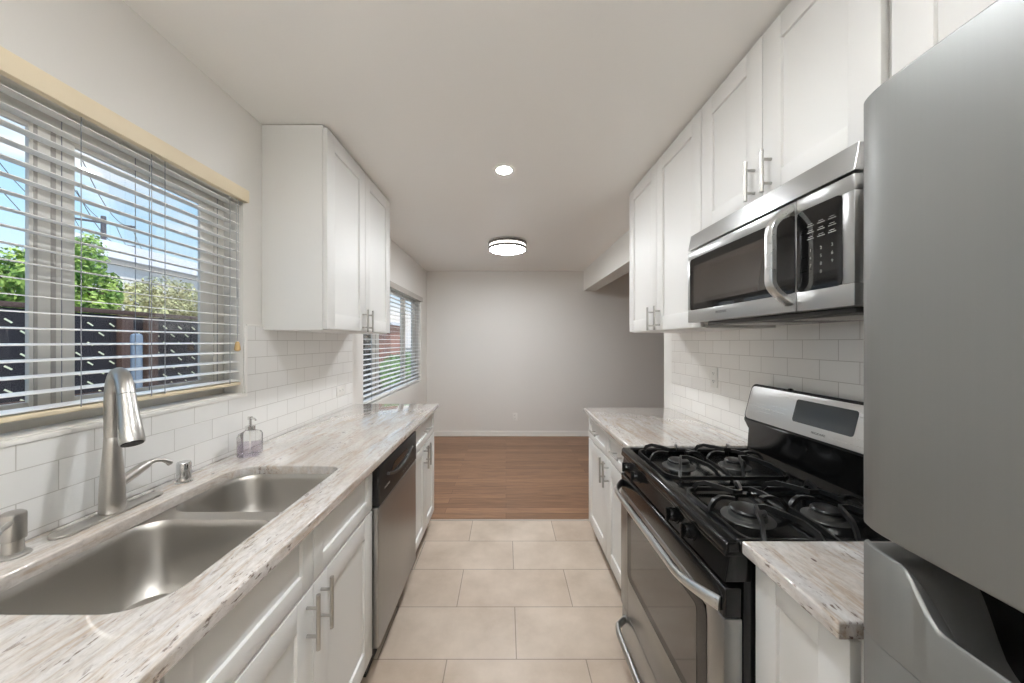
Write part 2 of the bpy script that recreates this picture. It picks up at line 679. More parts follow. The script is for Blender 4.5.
def copy_thing(root, loc, label):
    r = root.copy()
    COL.objects.link(r)
    r.location = loc
    r['label'] = label
    for ch in list(root.children):
        c = ch.copy()
        COL.objects.link(c)
        c.parent = r
        for g in ch.children:
            d = g.copy()
            COL.objects.link(d)
            d.parent = c
    return r


def rrect(u0, u1, v0, v1, r, n=6):
    """rounded rectangle polygon; r one radius or four (u0v0, u1v0, u1v1, u0v1)"""
    rs = r if isinstance(r, (list, tuple)) else [r] * 4
    cs = [(u0 + rs[0], v0 + rs[0], PI), (u1 - rs[1], v0 + rs[1], 1.5 * PI), (u1 - rs[2], v1 - rs[2], 0), (u0 + rs[3], v1 - rs[3], 0.5 * PI)]
    out = []
    for (cu, cv, a), rr in zip(cs, rs):
        for k in range(n + 1):
            t = a + 0.5 * PI * k / n
            out.append((cu + rr * math.cos(t), cv + rr * math.sin(t)))
    return out


def text_mb(body, size, mat4, depth=0.0006, mb=None):
    """flat lettering as mesh; mat4 places the text's x (right), y (up), z (out)"""
    cu = bpy.data.curves.new('lettering', 'FONT')
    cu.body = body
    cu.size = size
    cu.align_x = 'CENTER'
    cu.align_y = 'CENTER'
    cu.extrude = depth / 2
    ob = bpy.data.objects.new('lettering', cu)
    me = bpy.data.meshes.new_from_object(ob)
    me.transform(mat4)
    mb = mb or MB()
    mb.bm.from_mesh(me)
    bpy.data.objects.remove(ob)
    bpy.data.curves.remove(cu)
    bpy.data.meshes.remove(me)
    mb._fin()
    return mb


def frame4(o, right, up):
    r = Vector(right).normalized()
    u = Vector(up).normalized()
    w = r.cross(u)
    return Matrix(((r.x, u.x, w.x, o[0]), (r.y, u.y, w.y, o[1]), (r.z, u.z, w.z, o[2]), (0, 0, 0, 1)))


# ------------------------------------------------------------------ the room
YN = -2.3                       # wall behind the camera
XR = 4.2                        # far right wall of the dining side
KE = 2.706                      # where tile meets wood
struct(MB().box(WL - 0.14, WR + 0.14, YN, KE, -0.1, 0.0).build('floor_tile', M['tile_floor']))
m = MB().box(WL - 0.14, WR + 0.14, KE, YB + 0.12, -0.1, 0.0)
m.box(WR + 0.14, XR + 0.12, -0.4, YB + 0.12, -0.1, 0.0)
struct(m.build('floor_wood', M['wood_floor']))
struct(MB().box(WL - 0.14, WR + 0.14, KE - 0.012, KE + 0.004, 0.0, 0.004, 0.0015).build('trim_1', M['grey_track']))
m = MB().box(WL - 0.14, XR + 0.12, YN - 0.12, YB + 0.12, CEIL, CEIL + 0.15)
struct(m.build('ceiling', M['ceiling']))

# window openings in the left wall
W1 = (0.36, 1.541, 1.165, 2.03)
W2 = (2.84, 4.77, 0.845, 1.985)
m = MB()
x0, x1 = WL - 0.14, WL
ys = [YN - 0.12, W1[0], W1[1], W2[0], W2[1], YB + 0.12]
m.box(x0, x1, ys[0], ys[1], -0.1, CEIL)
m.box(x0, x1, ys[2], ys[3], -0.1, CEIL)
m.box(x0, x1, ys[4], ys[5], -0.1, CEIL)
for w in (W1, W2):
    m.box(x0, x1, w[0], w[1], -0.1, w[2])
    m.box(x0, x1, w[0], w[1], w[3], CEIL)
struct(m.build('wall_left', M['wall']))
struct(MB().box(WL - 0.0, XR, YB, YB + 0.12, -0.1, CEIL).build('wall_back', M['wall']))
m = MB().box(WR, WR + 0.14, YN, 2.62, -0.1, CEIL)
struct(m.build('wall_right', M['trim']))
struct(MB().box(XR, XR + 0.12, -0.4, YB, -0.1, CEIL).build('wall_far_right', M['wall']))
struct(MB().box(WR + 0.14, XR, -0.52, -0.4, -0.1, CEIL).build('wall_near', M['wall']))
struct(MB().box(WL, WR + 0.14, YN - 0.12, YN, -0.1, CEIL).build('wall_rear', M['wall']))
struct(MB().box(1.15, 1.33, 2.40, YB, 2.15, CEIL).build('ceiling_beam', M['trim']))
m = MB().box(WL, XR, YB - 0.014, YB, 0, 0.075, 0.003)
m.box(WL, XR, YB - 0.022, YB, 0, 0.02, 0.004)
struct(m.build('baseboard_back', M['trim']))
struct(MB().box(WL, WL + 0.014, 2.67, YB - 0.014, 0, 0.075, 0.003).build('baseboard_left', M['trim']))

# tiled backsplashes
TT = 0.009
m = MB()
m.box(WL, WL + TT, -0.35, W1[0] - 0.005, CT, 1.47)
m.box(WL, WL + TT, W1[0] - 0.005, W1[1] + 0.005, CT, W1[2])
m.box(WL, WL + TT, W1[1] + 0.005, 2.62, CT, 1.47)
struct(m.build('backsplash_left', M['tile_wall_left']))
m = MB()
m.box(WL + TT * 0.4, WL + TT + 0.004, W1[0] - 0.01, W1[1] + 0.012, W1[2] - 0.012, W1[2] + 0.003, 0.003)
m.box(WL + TT * 0.4, WL + TT + 0.004, W1[1], W1[1] + 0.012, W1[2] + 0.0035, 1.47, 0.003)
m.box(WL + 0.0005, WL + TT + 0.002, W1[1] + 0.0125, 2.62, 1.4705, 1.480, 0.003)
struct(m.build('trim_2', M['white_plastic']))
struct(MB().box(WR - TT, WR, 0.44, 2.48, CT, 1.475).build('backsplash_right', M['tile_wall_right']))


# ------------------------------------------------------------------ windows
def window(name, w, stiles, tracks):
    """w: y0,y1,z0,z1; stiles: vertical sash members (y0,y1); one fixed frame, sashes and panes"""
    y0, y1, z0, z1 = w
    root = bpy.data.objects.new(name, None)
    COL.objects.link(root)
    root.location = (WL - 0.10, (y0 + y1) / 2, z0)
    struct(root)
    f = MB()
    xa, xb = WL - 0.104, WL - 0.085
    f.box(xa, xb, y0, y1, z0, z0 + 0.045, 0.003)
    f.box(xa, xb, y0, y1, z1 - 0.035, z1, 0.003)
    f.box(xa, xb, y0, y0 + 0.045, z0 + 0.045, z1 - 0.035, 0.003)
    f.box(xa, xb, y1 - 0.05, y1, z0 + 0.045, z1 - 0.035, 0.003)
    f.build('window_frame', M['vinyl'], root)
    edges = [y0 + 0.045] + [v for st in stiles for v in st] + [y1 - 0.05]
    s = MB()
    for a, b in stiles:
        s.box(xa + 0.004, xb - 0.002, a, b, z0 + 0.045, z1 - 0.035, 0.003)
    for k in range(0, len(edges), 2):
        a, b = edges[k], edges[k + 1]
        s.box(xa + 0.003, xb - 0.004, a, b, z0 + 0.045, z0 + 0.075, 0.003)
        s.box(xa + 0.003, xb - 0.004, a, b, z1 - 0.062, z1 - 0.035, 0.003)
    # the last sash has its own end stile
    s.box(xa + 0.003, xb - 0.004, y1 - 0.115, y1 - 0.05, z0 + 0.075, z1 - 0.062, 0.003)
    s.build('sash', M['vinyl'], root)
    t = MB()
    for a, b in tracks:
        t.box(xb - 0.004, xb - 0.0005, a, b, z0 + 0.047, z1 - 0.037, 0.001)
    t.build('sash_track', M['grey_track'], root)
    for k in range(0, len(edges), 2):
        MB().box(xa + 0.007, xa + 0.010, edges[k] - 0.004, edges[k + 1] + 0.004, z0 + 0.07, z1 - 0.055).build('glass_pane', M['pane'], root)
    # sill board
    MB().box(WL - 0.085, WL - 0.001, y0, y1, z0 - 0.0, z0 + 0.006, 0.002).build('sill', M['trim'], root)
    return root


window('window_1', W1, [(0.913, 1.011)], [(0.921, 0.929), (0.956, 0.967)])
window('window_2', W2, [(3.25, 3.43), (4.15, 4.33)], [(3.33, 3.345), (4.23, 4.245)])


# ------------------------------------------------------------------ blinds
def blind(name, label, y0, y1, ztop, zbot, pitch, xc, mat_val, vh, vx, ladders, tassel, rail_mat):
    root = thing(name, label, 'blind', (xc, (y0 + y1) / 2, zbot))
    # valance; the slats tip up a little towards the glass
    TILT = 0.10
    v = MB().box(vx[0], vx[1], y0 - 0.012, y1 + 0.012, ztop - vh, ztop, 0.003)
    v.build('valance', mat_val, root)
    MB().box(xc - 0.026, xc + 0.024, y0, y1, ztop - 0.05, ztop - 0.006, 0.003).build('headrail', M['white_plastic'], root)
    s = MB()
    z = zbot + 0.014
    k = 0
    while z < ztop - 0.06:
        prof = []
        nseg = 6
        for i in range(nseg + 1):
            a = -0.0215 + 0.043 * i / nseg
            prof.append((a, TILT * a + 0.0010 * (1 - (a / 0.025) ** 2) + 0.0010))
        for i in range(nseg, -1, -1):
            a = -0.0215 + 0.043 * i / nseg
            prof.append((a, TILT * a + 0.0010 * (1 - (a / 0.025) ** 2) - 0.0010))
        s.sweep([(xc, y0 + 0.003, z), (xc, y1 - 0.003, z)], prof)
        z += pitch
        k += 1
    s.build('slats', M['slat'], root)
    MB().box(xc - 0.026, xc + 0.026, y0 + 0.002, y1 - 0.002, zbot - 0.007, zbot + 0.006, 0.003).build('bottom_rail', rail_mat, root)
    for yy in ladders:
        c = MB()
        for dx in (-0.027, 0.027):
            c.tube([(xc + dx, yy, zbot + 0.004), (xc + dx, yy, ztop - 0.045)], 0.0011, 6)
        c.build('ladder_cord', M['cord'], root)
    if tassel:
        ty, tz = tassel
        c = MB()
        for dy in (-0.006, 0.006):
            c.tube([(xc + 0.033, ty + dy * 0.3, tz + 0.03), (xc + 0.032, ty + dy, ztop - 0.05)], 0.0011, 6)
        pc = c.build('pull_cord', M['cord'], root)
        MB().lathe((xc + 0.033, ty, tz - 0.008), [(0.004, 0.036), (0.008, 0.03), (0.011, 0.012), (0.012, 0.0), (0.009, -0.004), (0.003, -0.006)][::-1], 14).build('tassel', M['tan'], pc)
    return root


blind('window_blind', 'white slatted blind with cream wood valance over the kitchen sink',
      W1[0] + 0.006, W1[1] - 0.008, 2.073, 1.215, 0.0408, -1.203, M['cream'], 0.055, (-1.172, -1.148),
      [0.62, 0.955, 1.145, 1.19, 1.47], (1.503, 1.372), M['cream'])
blind('window_blind', 'white slatted blind with grey headrail above the far end of the left counter',
      W2[0] + 0.012, W2[1] - 0.012, 2.005, 0.878, 0.0440, -1.203, M['grey_track'], 0.06, (-1.172, -1.150),
      [3.02, 3.5, 4.1, 4.6], None, M['slat'])
# wand of the far blind hangs as a part of it
far_blind = bpy.data.objects['window_blind.001']
MB().tube([(-1.165, 4.66, 1.55), (-1.160, 4.67, 1.93)], 0.004, 8).build('tilt_wand', M['white_plastic'], far_blind)


# ------------------------------------------------------------------ cabinets
def shaker(xf, d, y0, y1, z0, z1, fr=0.076, t=0.02, rec=0.009, top=None):
    """front face at x=xf, thickness towards d (+1 = +x)"""
    m = MB()
    tp = fr if top is None else top
    b = 0.0016
    m.box(xf, xf + d * t, y0, y0 + fr, z0, z1, b)
    m.box(xf, xf + d * t, y1 - fr, y1, z0, z1, b)
    m.box(xf, xf + d * t, y0 + fr, y1 - fr, z0, z0 + fr, b)
    m.box(xf, xf + d * t, y0 + fr, y1 - fr, z1 - tp, z1, b)
    m.box(xf + d * rec, xf + d * (t - 0.002), y0 + fr - 0.004, y1 - fr + 0.004, z0 + fr - 0.004, z1 - tp + 0.004)
    return m


def bar_handle(xf, d, y, z, L, vertical=True, sp=0.078):
    """bar pull standing off the face; d as for shaker, so the bar sits at xf - d*0.032"""
    m = MB()
    xb = xf - d * 0.032
    if vertical:
        m.cyl((xb, y, z - L / 2), (xb, y, z + L / 2), 0.006, n=14)
        for s in (-1, 1):
            m.cyl((xf + d * 0.001, y, z + s * sp / 2), (xb, y, z + s * sp / 2), 0.0045, n=10)
    else:
        m.cyl((xb, y - L / 2, z), (xb, y + L / 2, z), 0.006, n=14)
        for s in (-1, 1):
            m.cyl((xf + d * 0.001, y + s * sp / 2, z), (xb, y + s * sp / 2, z), 0.0045, n=10)
    return m


def carcass(root, xf, d, xback, y0, y1, z0, z1, t=0.018, top=True, bottom=True):
    """open box behind the doors"""
    m = MB()
    xa = xf + d * 0.0215
    m.box(xa, xback, y0, y0 + t, z0, z1, 0.001)
    m.box(xa, xback, y1 - t, y1, z0, z1, 0.001)
    m.box(xback - d * 0.008, xback, y0 + t, y1 - t, z0, z1)
    if bottom:
        m.box(xa, xback - d * 0.008, y0 + t, y1 - t, z0, z0 + t, 0.001)
    if top:
        m.box(xa, xback - d * 0.008, y0 + t, y1 - t, z1 - t, z1, 0.001)
    else:
        m.box(xa, xa + d * 0.018, y0 + t, y1 - t, z1 - 0.05, z1, 0.001)
    return m.build('carcass', M['cab'], root)


G = 0.0018  # half gap between fronts


def door(root, xf, d, y0, y1, z0, z1, hy=None, hz=None, L=0.152, fr=0.076):
    o = shaker(xf, d, y0 + G, y1 - G, z0, z1, fr).build('door', M['cab'], root)
    if hy is not None:
        bar_handle(xf, d, hy, hz, L).build('handle', M['nickel'], o)
    return o


def drawer(root, xf, d, y0, y1, z0, z1, name='drawer', pull=True, fr=0.045, top=None):
    o = shaker(xf, d, y0 + G, y1 - G, z0, z1, fr, top=top).build(name, M['cab'], root)
    if pull:
        bar_handle(xf, d, (y0 + y1) / 2, (z0 + z1) / 2, 0.135, False).build('handle', M['nickel_y'], o)
    return o


UB = 1.462                      # underside of the upper cabinets
UT = CEIL - 0.004
# left upper
r = thing('wall_cabinet', 'white two-door wall cabinet hung left of the aisle, beside the window', 'cabinet', (LU, 2.108, UB))
carcass(r, LU, -1, WL + 0.001, 1.6575, 2.558, UB - 0.006, UT)
door(r, LU, -1, 1.6575, 2.108, UB, UT - 0.012, 2.108 - 0.038, UB + 0.062, 0.135)
door(r, LU, -1, 2.108, 2.558, UB, UT - 0.012, 2.108 + 0.038, UB + 0.062, 0.135)
# right upper, far
r = thing('wall_cabinet', 'tall white two-door wall cabinet on the right, far side of the microwave', 'cabinet', (RU, 1.964, UB))
carcass(r, RU, 1, WR - 0.001, 1.524, 2.406, UB - 0.002, UT)
door(r, RU, 1, 1.524, 1.975, UB + 0.002, UT - 0.012, 1.975 - 0.045, UB + 0.07, 0.135)
door(r, RU, 1, 1.975, 2.406, UB + 0.002, UT - 0.012, 1.975 + 0.045, UB + 0.07, 0.135)
# right upper over the microwave
r = thing('wall_cabinet', 'short white two-door wall cabinet directly above the microwave', 'cabinet', (RU, 1.155, 1.865))
carcass(r, RU, 1, WR - 0.001, 0.790, 1.520, 1.866, UT)
door(r, RU, 1, 0.790, 1.158, 1.868, UT - 0.012, 1.158 - 0.040, 1.952, 0.135)
door(r, RU, 1, 1.158, 1.520, 1.868, UT - 0.012, 1.158 + 0.036, 1.952, 0.135)
# right upper over the refrigerator
r = thing('wall_cabinet', 'white wall cabinet high above the refrigerator, bottom hidden behind it', 'cabinet', (RU, 0.3, 1.78))
carcass(r, RU, 1, WR - 0.001, -0.36, 0.786, 1.78, UT)
door(r, RU, 1, 0.206, 0.772, 1.784, UT - 0.012, 0.25, 1.86, 0.135)
door(r, RU, 1, -0.36, 0.206, 1.784, UT - 0.012, 0.162, 1.86, 0.135)

BZ = 0.105                      # underside of base fronts
BT = CT - CTH - 0.001           # top of base carcasses


def base(root, xf, d, xback, y0, y1, kick_mat, end=True):
    carcass(root, xf, d, xback, y0, y1, BZ - 0.005, BT, top=False)
    k = MB()
    k.box(xf + d * 0.045, xf + d * 0.062, y0 + 0.001, y1 - 0.001, 0.0, BZ - 0.0055)
    k.box(xf + d * 0.062, xback, y0 + 0.001, y0 + 0.018, 0.0, BZ - 0.0055)
    k.box(xf + d * 0.062, xback, y1 - 0.019, y1 - 0.001, 0.0, BZ - 0.0055)
    k.build('toe_kick', kick_mat, root)


# left near cabinet (mostly below the frame)
r = thing('base_cabinet', 'white base cabinet at the very near end of the left counter', 'cabinet', (LF, 0.1, 0))
base(r, LF, -1, WL + 0.011, -0.33, 0.553, M['kick'])
drawer(r, LF, -1, -0.33, 0.11, 0.712, 0.874)
drawer(r, LF, -1, 0.11, 0.553, 0.712, 0.874)
door(r, LF, -1, -0.33, 0.11, BZ, 0.704, 0.07, 0.625)
door(r, LF, -1, 0.11, 0.553, BZ, 0.704, 0.15, 0.625)
# sink base
r = thing('base_cabinet', 'white sink base cabinet with two doors below the double sink', 'cabinet', (LF, 0.99, 0))
base(r, LF, -1, WL + 0.011, 0.556, 1.4265, M['kick'])
drawer(r, LF, -1, 0.556, 0.990, 0.710, 0.880, 'false_front', False, 0.052, 0.014)
drawer(r, LF, -1, 0.990, 1.4265, 0.710, 0.880, 'false_front', False, 0.052, 0.014)
door(r, LF, -1, 0.556, 0.990, BZ, 0.702, 0.990 - 0.034, 0.622)
door(r, LF, -1, 0.990, 1.4265, BZ, 0.702, 0.990 + 0.040, 0.622)
# left far cabinet
r = thing('base_cabinet', 'white base cabinet with one drawer beyond the dishwasher, left counter end', 'cabinet', (LF, 2.36, 0))
base(r, LF, -1, WL + 0.015, 2.040, 2.66, M['kick'])
drawer(r, LF, -1, 2.045, 2.656, 0.710, 0.880)
door(r, LF, -1, 2.045, 2.35, BZ, 0.702, 2.35 - 0.036, 0.625, fr=0.062)
door(r, LF, -1, 2.35, 2.656, BZ, 0.702, 2.35 + 0.036, 0.625, fr=0.062)
# right far cabinet
r = thing('base_cabinet', 'white base cabinet with two drawers over two doors, beyond the stove', 'cabinet', (RF, 2.06, 0))
base(r, RF, 1, WR - 0.011, 1.605, 2.505, M['kick_grey'])
drawer(r, RF, 1, 1.605, 2.055, 0.712, 0.876)
drawer(r, RF, 1, 2.055, 2.505, 0.712, 0.876)
door(r, RF, 1, 1.605, 2.055, BZ, 0.704, 2.055 - 0.035, 0.622)
door(r, RF, 1, 2.055, 2.505, BZ, 0.704, 2.055 + 0.035, 0.622)
# right near narrow cabinet
r = thing('base_cabinet', 'narrow white one-door base cabinet between the stove and refrigerator', 'cabinet', (RF, 0.71, 0))
base(r, RF, 1, WR - 0.011, 0.597, 0.834, M['kick_grey'])
door(r, RF, 1, 0.600, 0.832, BZ, 0.876, fr=0.062)

# ------------------------------------------------------------------ countertops
SX0, SX1, SY0, SY1 = -1.033, -0.637, 0.612, 1.338       # sink cutout


def slab_with_hole(outer, hole, z0, z1, bev):
    """horizontal slab with a hole; top and bottom filled between the loops"""
    m = MB()
    bm = m.bm
    loops = []
    for poly in (outer, hole):
        top = [bm.verts.new((x, y, z1)) for x, y in poly]
        bot = [bm.verts.new((x, y, z0)) for x, y in poly]
        loops.append((top, bot))
        n = len(poly)
        for i in range(n):
            j = (i + 1) % n
            bm.faces.new((top[i], top[j], bot[j], bot[i]))
    for side in (0, 1):
        ed = []
        for lp in loops:
            vs = lp[side]
            for i in range(len(vs)):
                a, b = vs[i], vs[(i + 1) % len(vs)]
                ed.append(bm.edges.get((a, b)))
        bmesh.ops.triangle_fill(bm, use_beauty=True, use_dissolve=False, edges=ed)
    bmesh.ops.recalc_face_normals(bm, faces=bm.faces[:])
    if bev:
        ed = []
        for k, (top, bot) in enumerate(loops):
            for vs in (top, bot) if k == 0 else (top,):
                for i in range(len(vs)):
                    ed.append(bm.edges.get((vs[i], vs[(i + 1) % len(vs)])))
        bmesh.ops.bevel(bm, geom=ed, offset=bev, segments=3, affect='EDGES', profile=0.5)
    m._fin()
    return m


hole = rrect(SX0, SX1, SY0, SY1, [0.075, 0.085, 0.045, 0.09], 8)
outer = [(WL + 0.010, -0.34), (-0.523, -0.34), (-0.523, 2.672), (WL + 0.010, 2.672)]
o = slab_with_hole(outer, hole, CT - CTH, CT, 0.005).build('countertop', M['granite'], origin=(-0.85, 1.2, CT - CTH))
tag(o, 'long pale streaked granite countertop along the left wall, cut out for the sink', 'countertop')
o = MB().box(0.565, WR - 0.010, 1.596, 2.520, CT - CTH, CT, 0.005, 3).build('countertop', M['granite'], origin=(0.9, 2.05, CT - CTH))
tag(o, 'pale granite countertop on the right beyond the stove', 'countertop')
o = MB().box(0.570, WR - 0.010, 0.592, 0.836, CT - CTH, CT, 0.005, 3).build('countertop', M['granite'], origin=(0.9, 0.7, CT - CTH))
tag(o, 'small granite countertop piece between the stove and refrigerator', 'countertop')


# ------------------------------------------------------------------ sink
def bowl(x0, x1, y0, y1, ztop, depth, r):
    m = MB()
    rings = []
    prof = [(0.0, 0.0), (0.003, -0.006), (0.006, -0.02), (0.012, -depth * 0.55), (0.020, -depth * 0.80),
            (0.035, -depth * 0.93), (0.060, -depth * 0.985), (0.10, -depth)]
    for inset, dz in prof:
        rr = [max(0.01, q - inset * 0.15) for q in r]
        mn = 0.5 * min(x1 - x0, y1 - y0) - inset - 0.001
        rr = [min(q, mn) for q in rr]
        rings.append([Vector((x, y, ztop + dz)) for x, y in rrect(x0 + inset, x1 - inset, y0 + inset, y1 - inset, rr, 8)])
    bm = m.bm
    vr = [[bm.verts.new(p) for p in ring] for ring in rings]
    for a, b in zip(vr[:-1], vr[1:]):
        for i in range(len(a)):
            j = (i + 1) % len(a)
            bm.faces.new((a[i], b[i], b[j], a[j]))
    bm.faces.new(vr[-1])
    m._fin()
    return m


ZR = CT - CTH - 0.001
root = thing('kitchen_sink', 'double bowl stainless steel undermount sink in the left counter', 'sink', (-0.835, 0.975, ZR))
bx0, bx1 = SX0 - 0.004, SX1 + 0.006
b1 = (bx0, bx1, SY0 - 0.005, 0.998)
b2 = (bx0, bx1, 1.043, SY1 + 0.005)
R1 = [0.08, 0.09, 0.075, 0.075]
R2 = [0.07, 0.06, 0.05, 0.09]
# rim plate with two holes
m = MB()
bm = m.bm
outp = rrect(bx0 - 0.02, bx1 + 0.02, b1[2] - 0.02, b2[3] + 0.02, 0.09, 8)
loops = [outp, rrect(*b1, R1, 8), rrect(*b2, R2, 8)]
eds = []
for lp in loops:
    vs = [bm.verts.new((x, y, ZR - 0.0005)) for x, y in lp]
    for i in range(len(vs)):
        eds.append(bm.edges.new((vs[i], vs[(i + 1) % len(vs)])))
bmesh.ops.triangle_fill(bm, use_beauty=True, use_dissolve=False, edges=eds)
for f in bm.faces:
    if f.normal.z < 0:
        f.normal_flip()
m._fin()
m.build('rim', M['sink'], root, norm=False)
bowl(*b1, ZR - 0.0005, 0.20, R1).build('bowl', M['sink'], root, norm=False)
bowl(*b2, ZR - 0.0005, 0.18, R2).build('bowl', M['sink'], root, norm=False)
for cy, dp in ((0.80, 0.20), (1.19, 0.18)):
    dr = MB().lathe((-0.835, cy, ZR - dp), [(0.054, 0.0), (0.056, 0.003), (0.050, 0.005), (0.040, 0.002), (0.038, 0.0008), (0.004, 0.0008), (0.004, 0.012), (0.001, 0.013)], 30)
    dr.build('drain', M['chrome'], root)

# ------------------------------------------------------------------ faucet
FX, FY = -1.103, 0.967
root = thing('kitchen_faucet', 'tall brushed nickel pull-down faucet behind the sink', 'faucet', (FX, FY, CT))
pl = MB().prism([(FX + a, FY + b) for a, b in [(0.026 * math.cos(t), (0.105 if math.sin(t) > 0 else -0.105) + 0.026 * math.sin(t))
                 for t in [2 * PI * k / 40 + 0.001 for k in range(40)]]], 'xy', CT, CT + 0.007, 0.003)
pl.build('deck_plate', M['nickel_y'], root)
zb = CT + 0.007
MB().lathe((FX, FY, zb), [(0.0255, 0.0), (0.0268, 0.003), (0.0265, 0.03), (0.0255, 0.07), (0.0230, 0.115), (0.0200, 0.155), (0.0180, 0.185),
                          (0.0172, 0.205), (0.0162, 0.207), (0.0162, 0.21)], 40).build('body', M['nickel'], root)
dv = Vector((0.845, -0.534, 0)).normalized()
AR = 0.078
zs = 1.232
pts = [Vector((FX, FY, zb + 0.208)), Vector((FX, FY, zb + 0.25)), Vector((FX, FY, zs))]
for k in range(1, 15):
    a = PI * k / 16
    pts.append(Vector((FX, FY, zs)) + dv * (AR * (1 - math.cos(a))) + Vector((0, 0, AR * math.sin(a) * 1.05)))
end = pts[-1]
sp = MB().tube(pts, 0.0170, 24)
sp.build('spout', M['nickel'], root)
tdir = (pts[-1] - pts[-2]).normalized()
hd = MB().tube([end + tdir * 0.0015, end + tdir * 0.012, end + tdir * 0.05, end + tdir * 0.09, end + tdir * 0.122, end + tdir * 0.130],
               [0.0176, 0.0178, 0.0192, 0.0218, 0.0238, 0.0226], 28)
h = hd.build('spray_head', M['nickel'], root)
MB().tube([end + tdir * 0.129, end + tdir * 0.1325], [0.0205, 0.020], 24).build('nozzle', M['black_matt'], h)
hv = MB().tube([(FX, FY + 0.018, 0.996), (FX, FY + 0.060, 1.012), (FX, FY + 0.092, 1.024), (FX, FY + 0.100, 1.027)],
               [0.0140, 0.0138, 0.0128, 0.008], 20)
hv.build('valve_hub', M['nickel_y'], root)
lv = MB().tube([(FX, FY + 0.098, 1.026), (FX + 0.004, FY + 0.118, 1.027), (FX + 0.008, FY + 0.134, 1.022), (FX + 0.010, FY + 0.148, 1.012), (FX + 0.011, FY + 0.155, 1.004)],
               [0.0075, 0.0055, 0.0055, 0.0075, 0.0085], 14)
lv.build('lever', M['nickel_y'], root)

# soap dispenser by the wall at the near end
DX, DY = -1.108, 0.775
root = thing('soap_dispenser', 'brushed nickel built-in soap pump on the counter left of the faucet', 'soap dispenser', (DX, DY, CT))
MB().lathe((DX, DY, CT), [(0.026, 0.0), (0.026, 0.004), (0.022, 0.008), (0.0165, 0.010), (0.0158, 0.034), (0.0158, 0.036)], 32).build('base', M['nickel'], root)
MB().lathe((DX, DY, CT + 0.036), [(0.017, 0.0), (0.0198, 0.002), (0.0198, 0.055), (0.0185, 0.060), (0.013, 0.064), (0.001, 0.065)], 32).build('pump_head', M['nickel'], root)
MB().tube([(DX + 0.012, DY - 0.013, CT + 0.080), (DX + 0.035, DY - 0.045, CT + 0.078), (DX + 0.048, DY - 0.062, CT + 0.068)], [0.0055, 0.0050, 0.0046], 14).build('spout', M['nickel'], root)

# air gap cap
root = thing('air_gap', 'short polished metal air gap cap between faucet and soap bottle', 'air gap', (-1.108, 1.187, CT))
MB().lathe((-1.108, 1.187, CT), [(0.0215, 0.0), (0.0215, 0.003), (0.0202, 0.004), (0.0202, 0.062), (0.0188, 0.067), (0.0180, 0.0685), (0.013, 0.067), (0.001, 0.067)], 32).build('cap', M['chrome'], root)
MB().lathe((-1.108, 1.187, CT), [(0.024, 0.0), (0.024, 0.002), (0.0225, 0.003)], 32).build('flange', M['chrome'], root)

# glass soap bottle
BX, BY = -1.085, 1.463
root = thing('soap_bottle', 'clear square glass pump bottle of violet soap on the left counter', 'bottle', (BX, BY, CT))


def bottle_ring(h, z, r):
    a = math.radians(18)
    return [Vector((BX + u * math.cos(a) - v * math.sin(a), BY + u * math.sin(a) + v * math.cos(a), CT + z)) for u, v in rrect(-h, h, -h, h, r, 5)]


MB().rings([bottle_ring(0.034, 0.0005, 0.010), bottle_ring(0.038, 0.006, 0.012), bottle_ring(0.038, 0.085, 0.012), bottle_ring(0.034, 0.097, 0.014),
            bottle_ring(0.018, 0.106, 0.0175), bottle_ring(0.014, 0.112, 0.0135)]).build('glass_body', M['clear'], root)
MB().rings([bottle_ring(0.031, 0.006, 0.009), bottle_ring(0.034, 0.010, 0.010), bottle_ring(0.034, 0.052, 0.010)]).build('soap', M['liquid'], root)
MB().lathe((BX, BY, CT + 0.108), [(0.017, 0.0), (0.0185, 0.002), (0.0185, 0.016), (0.012, 0.019), (0.006, 0.020), (0.005, 0.040), (0.005, 0.042)], 24).build('collar', M['chrome'], root)
pm = MB().lathe((BX, BY, CT + 0.150), [(0.0055, 0.0), (0.0095, 0.002), (0.0095, 0.012), (0.007, 0.014), (0.001, 0.0145)], 20)
pm.tube([(BX, BY, CT + 0.157), (BX + 0.025, BY - 0.012, CT + 0.158), (BX + 0.036, BY - 0.017, CT + 0.152)], [0.0042, 0.004, 0.0036], 12)
pm.build('pump_nozzle', M['chrome'], root)
MB().tube([(BX, BY, CT + 0.012), (BX, BY, CT + 0.108)], 0.003, 10).build('dip_tube', M['white_plastic'], root)

# ------------------------------------------------------------------ dishwasher
DWY0, DWY1, DWX = 1.434, 2.028, -0.529
root = thing('dishwasher', 'stainless steel dishwasher with black control panel under the left counter', 'dishwasher', (DWX, 1.73, 0))
MB().box(DWX - 0.045, WL + 0.02, DWY0 + 0.004, DWY1 - 0.004, 0.10, BT - 0.003, 0.003).build('tub_body', M['black_matt'], root)
MB().box(DWX, DWX - 0.044, DWY0, DWY1, 0.120, 0.706, 0.006, 3).build('door', M['steel_v'], root)
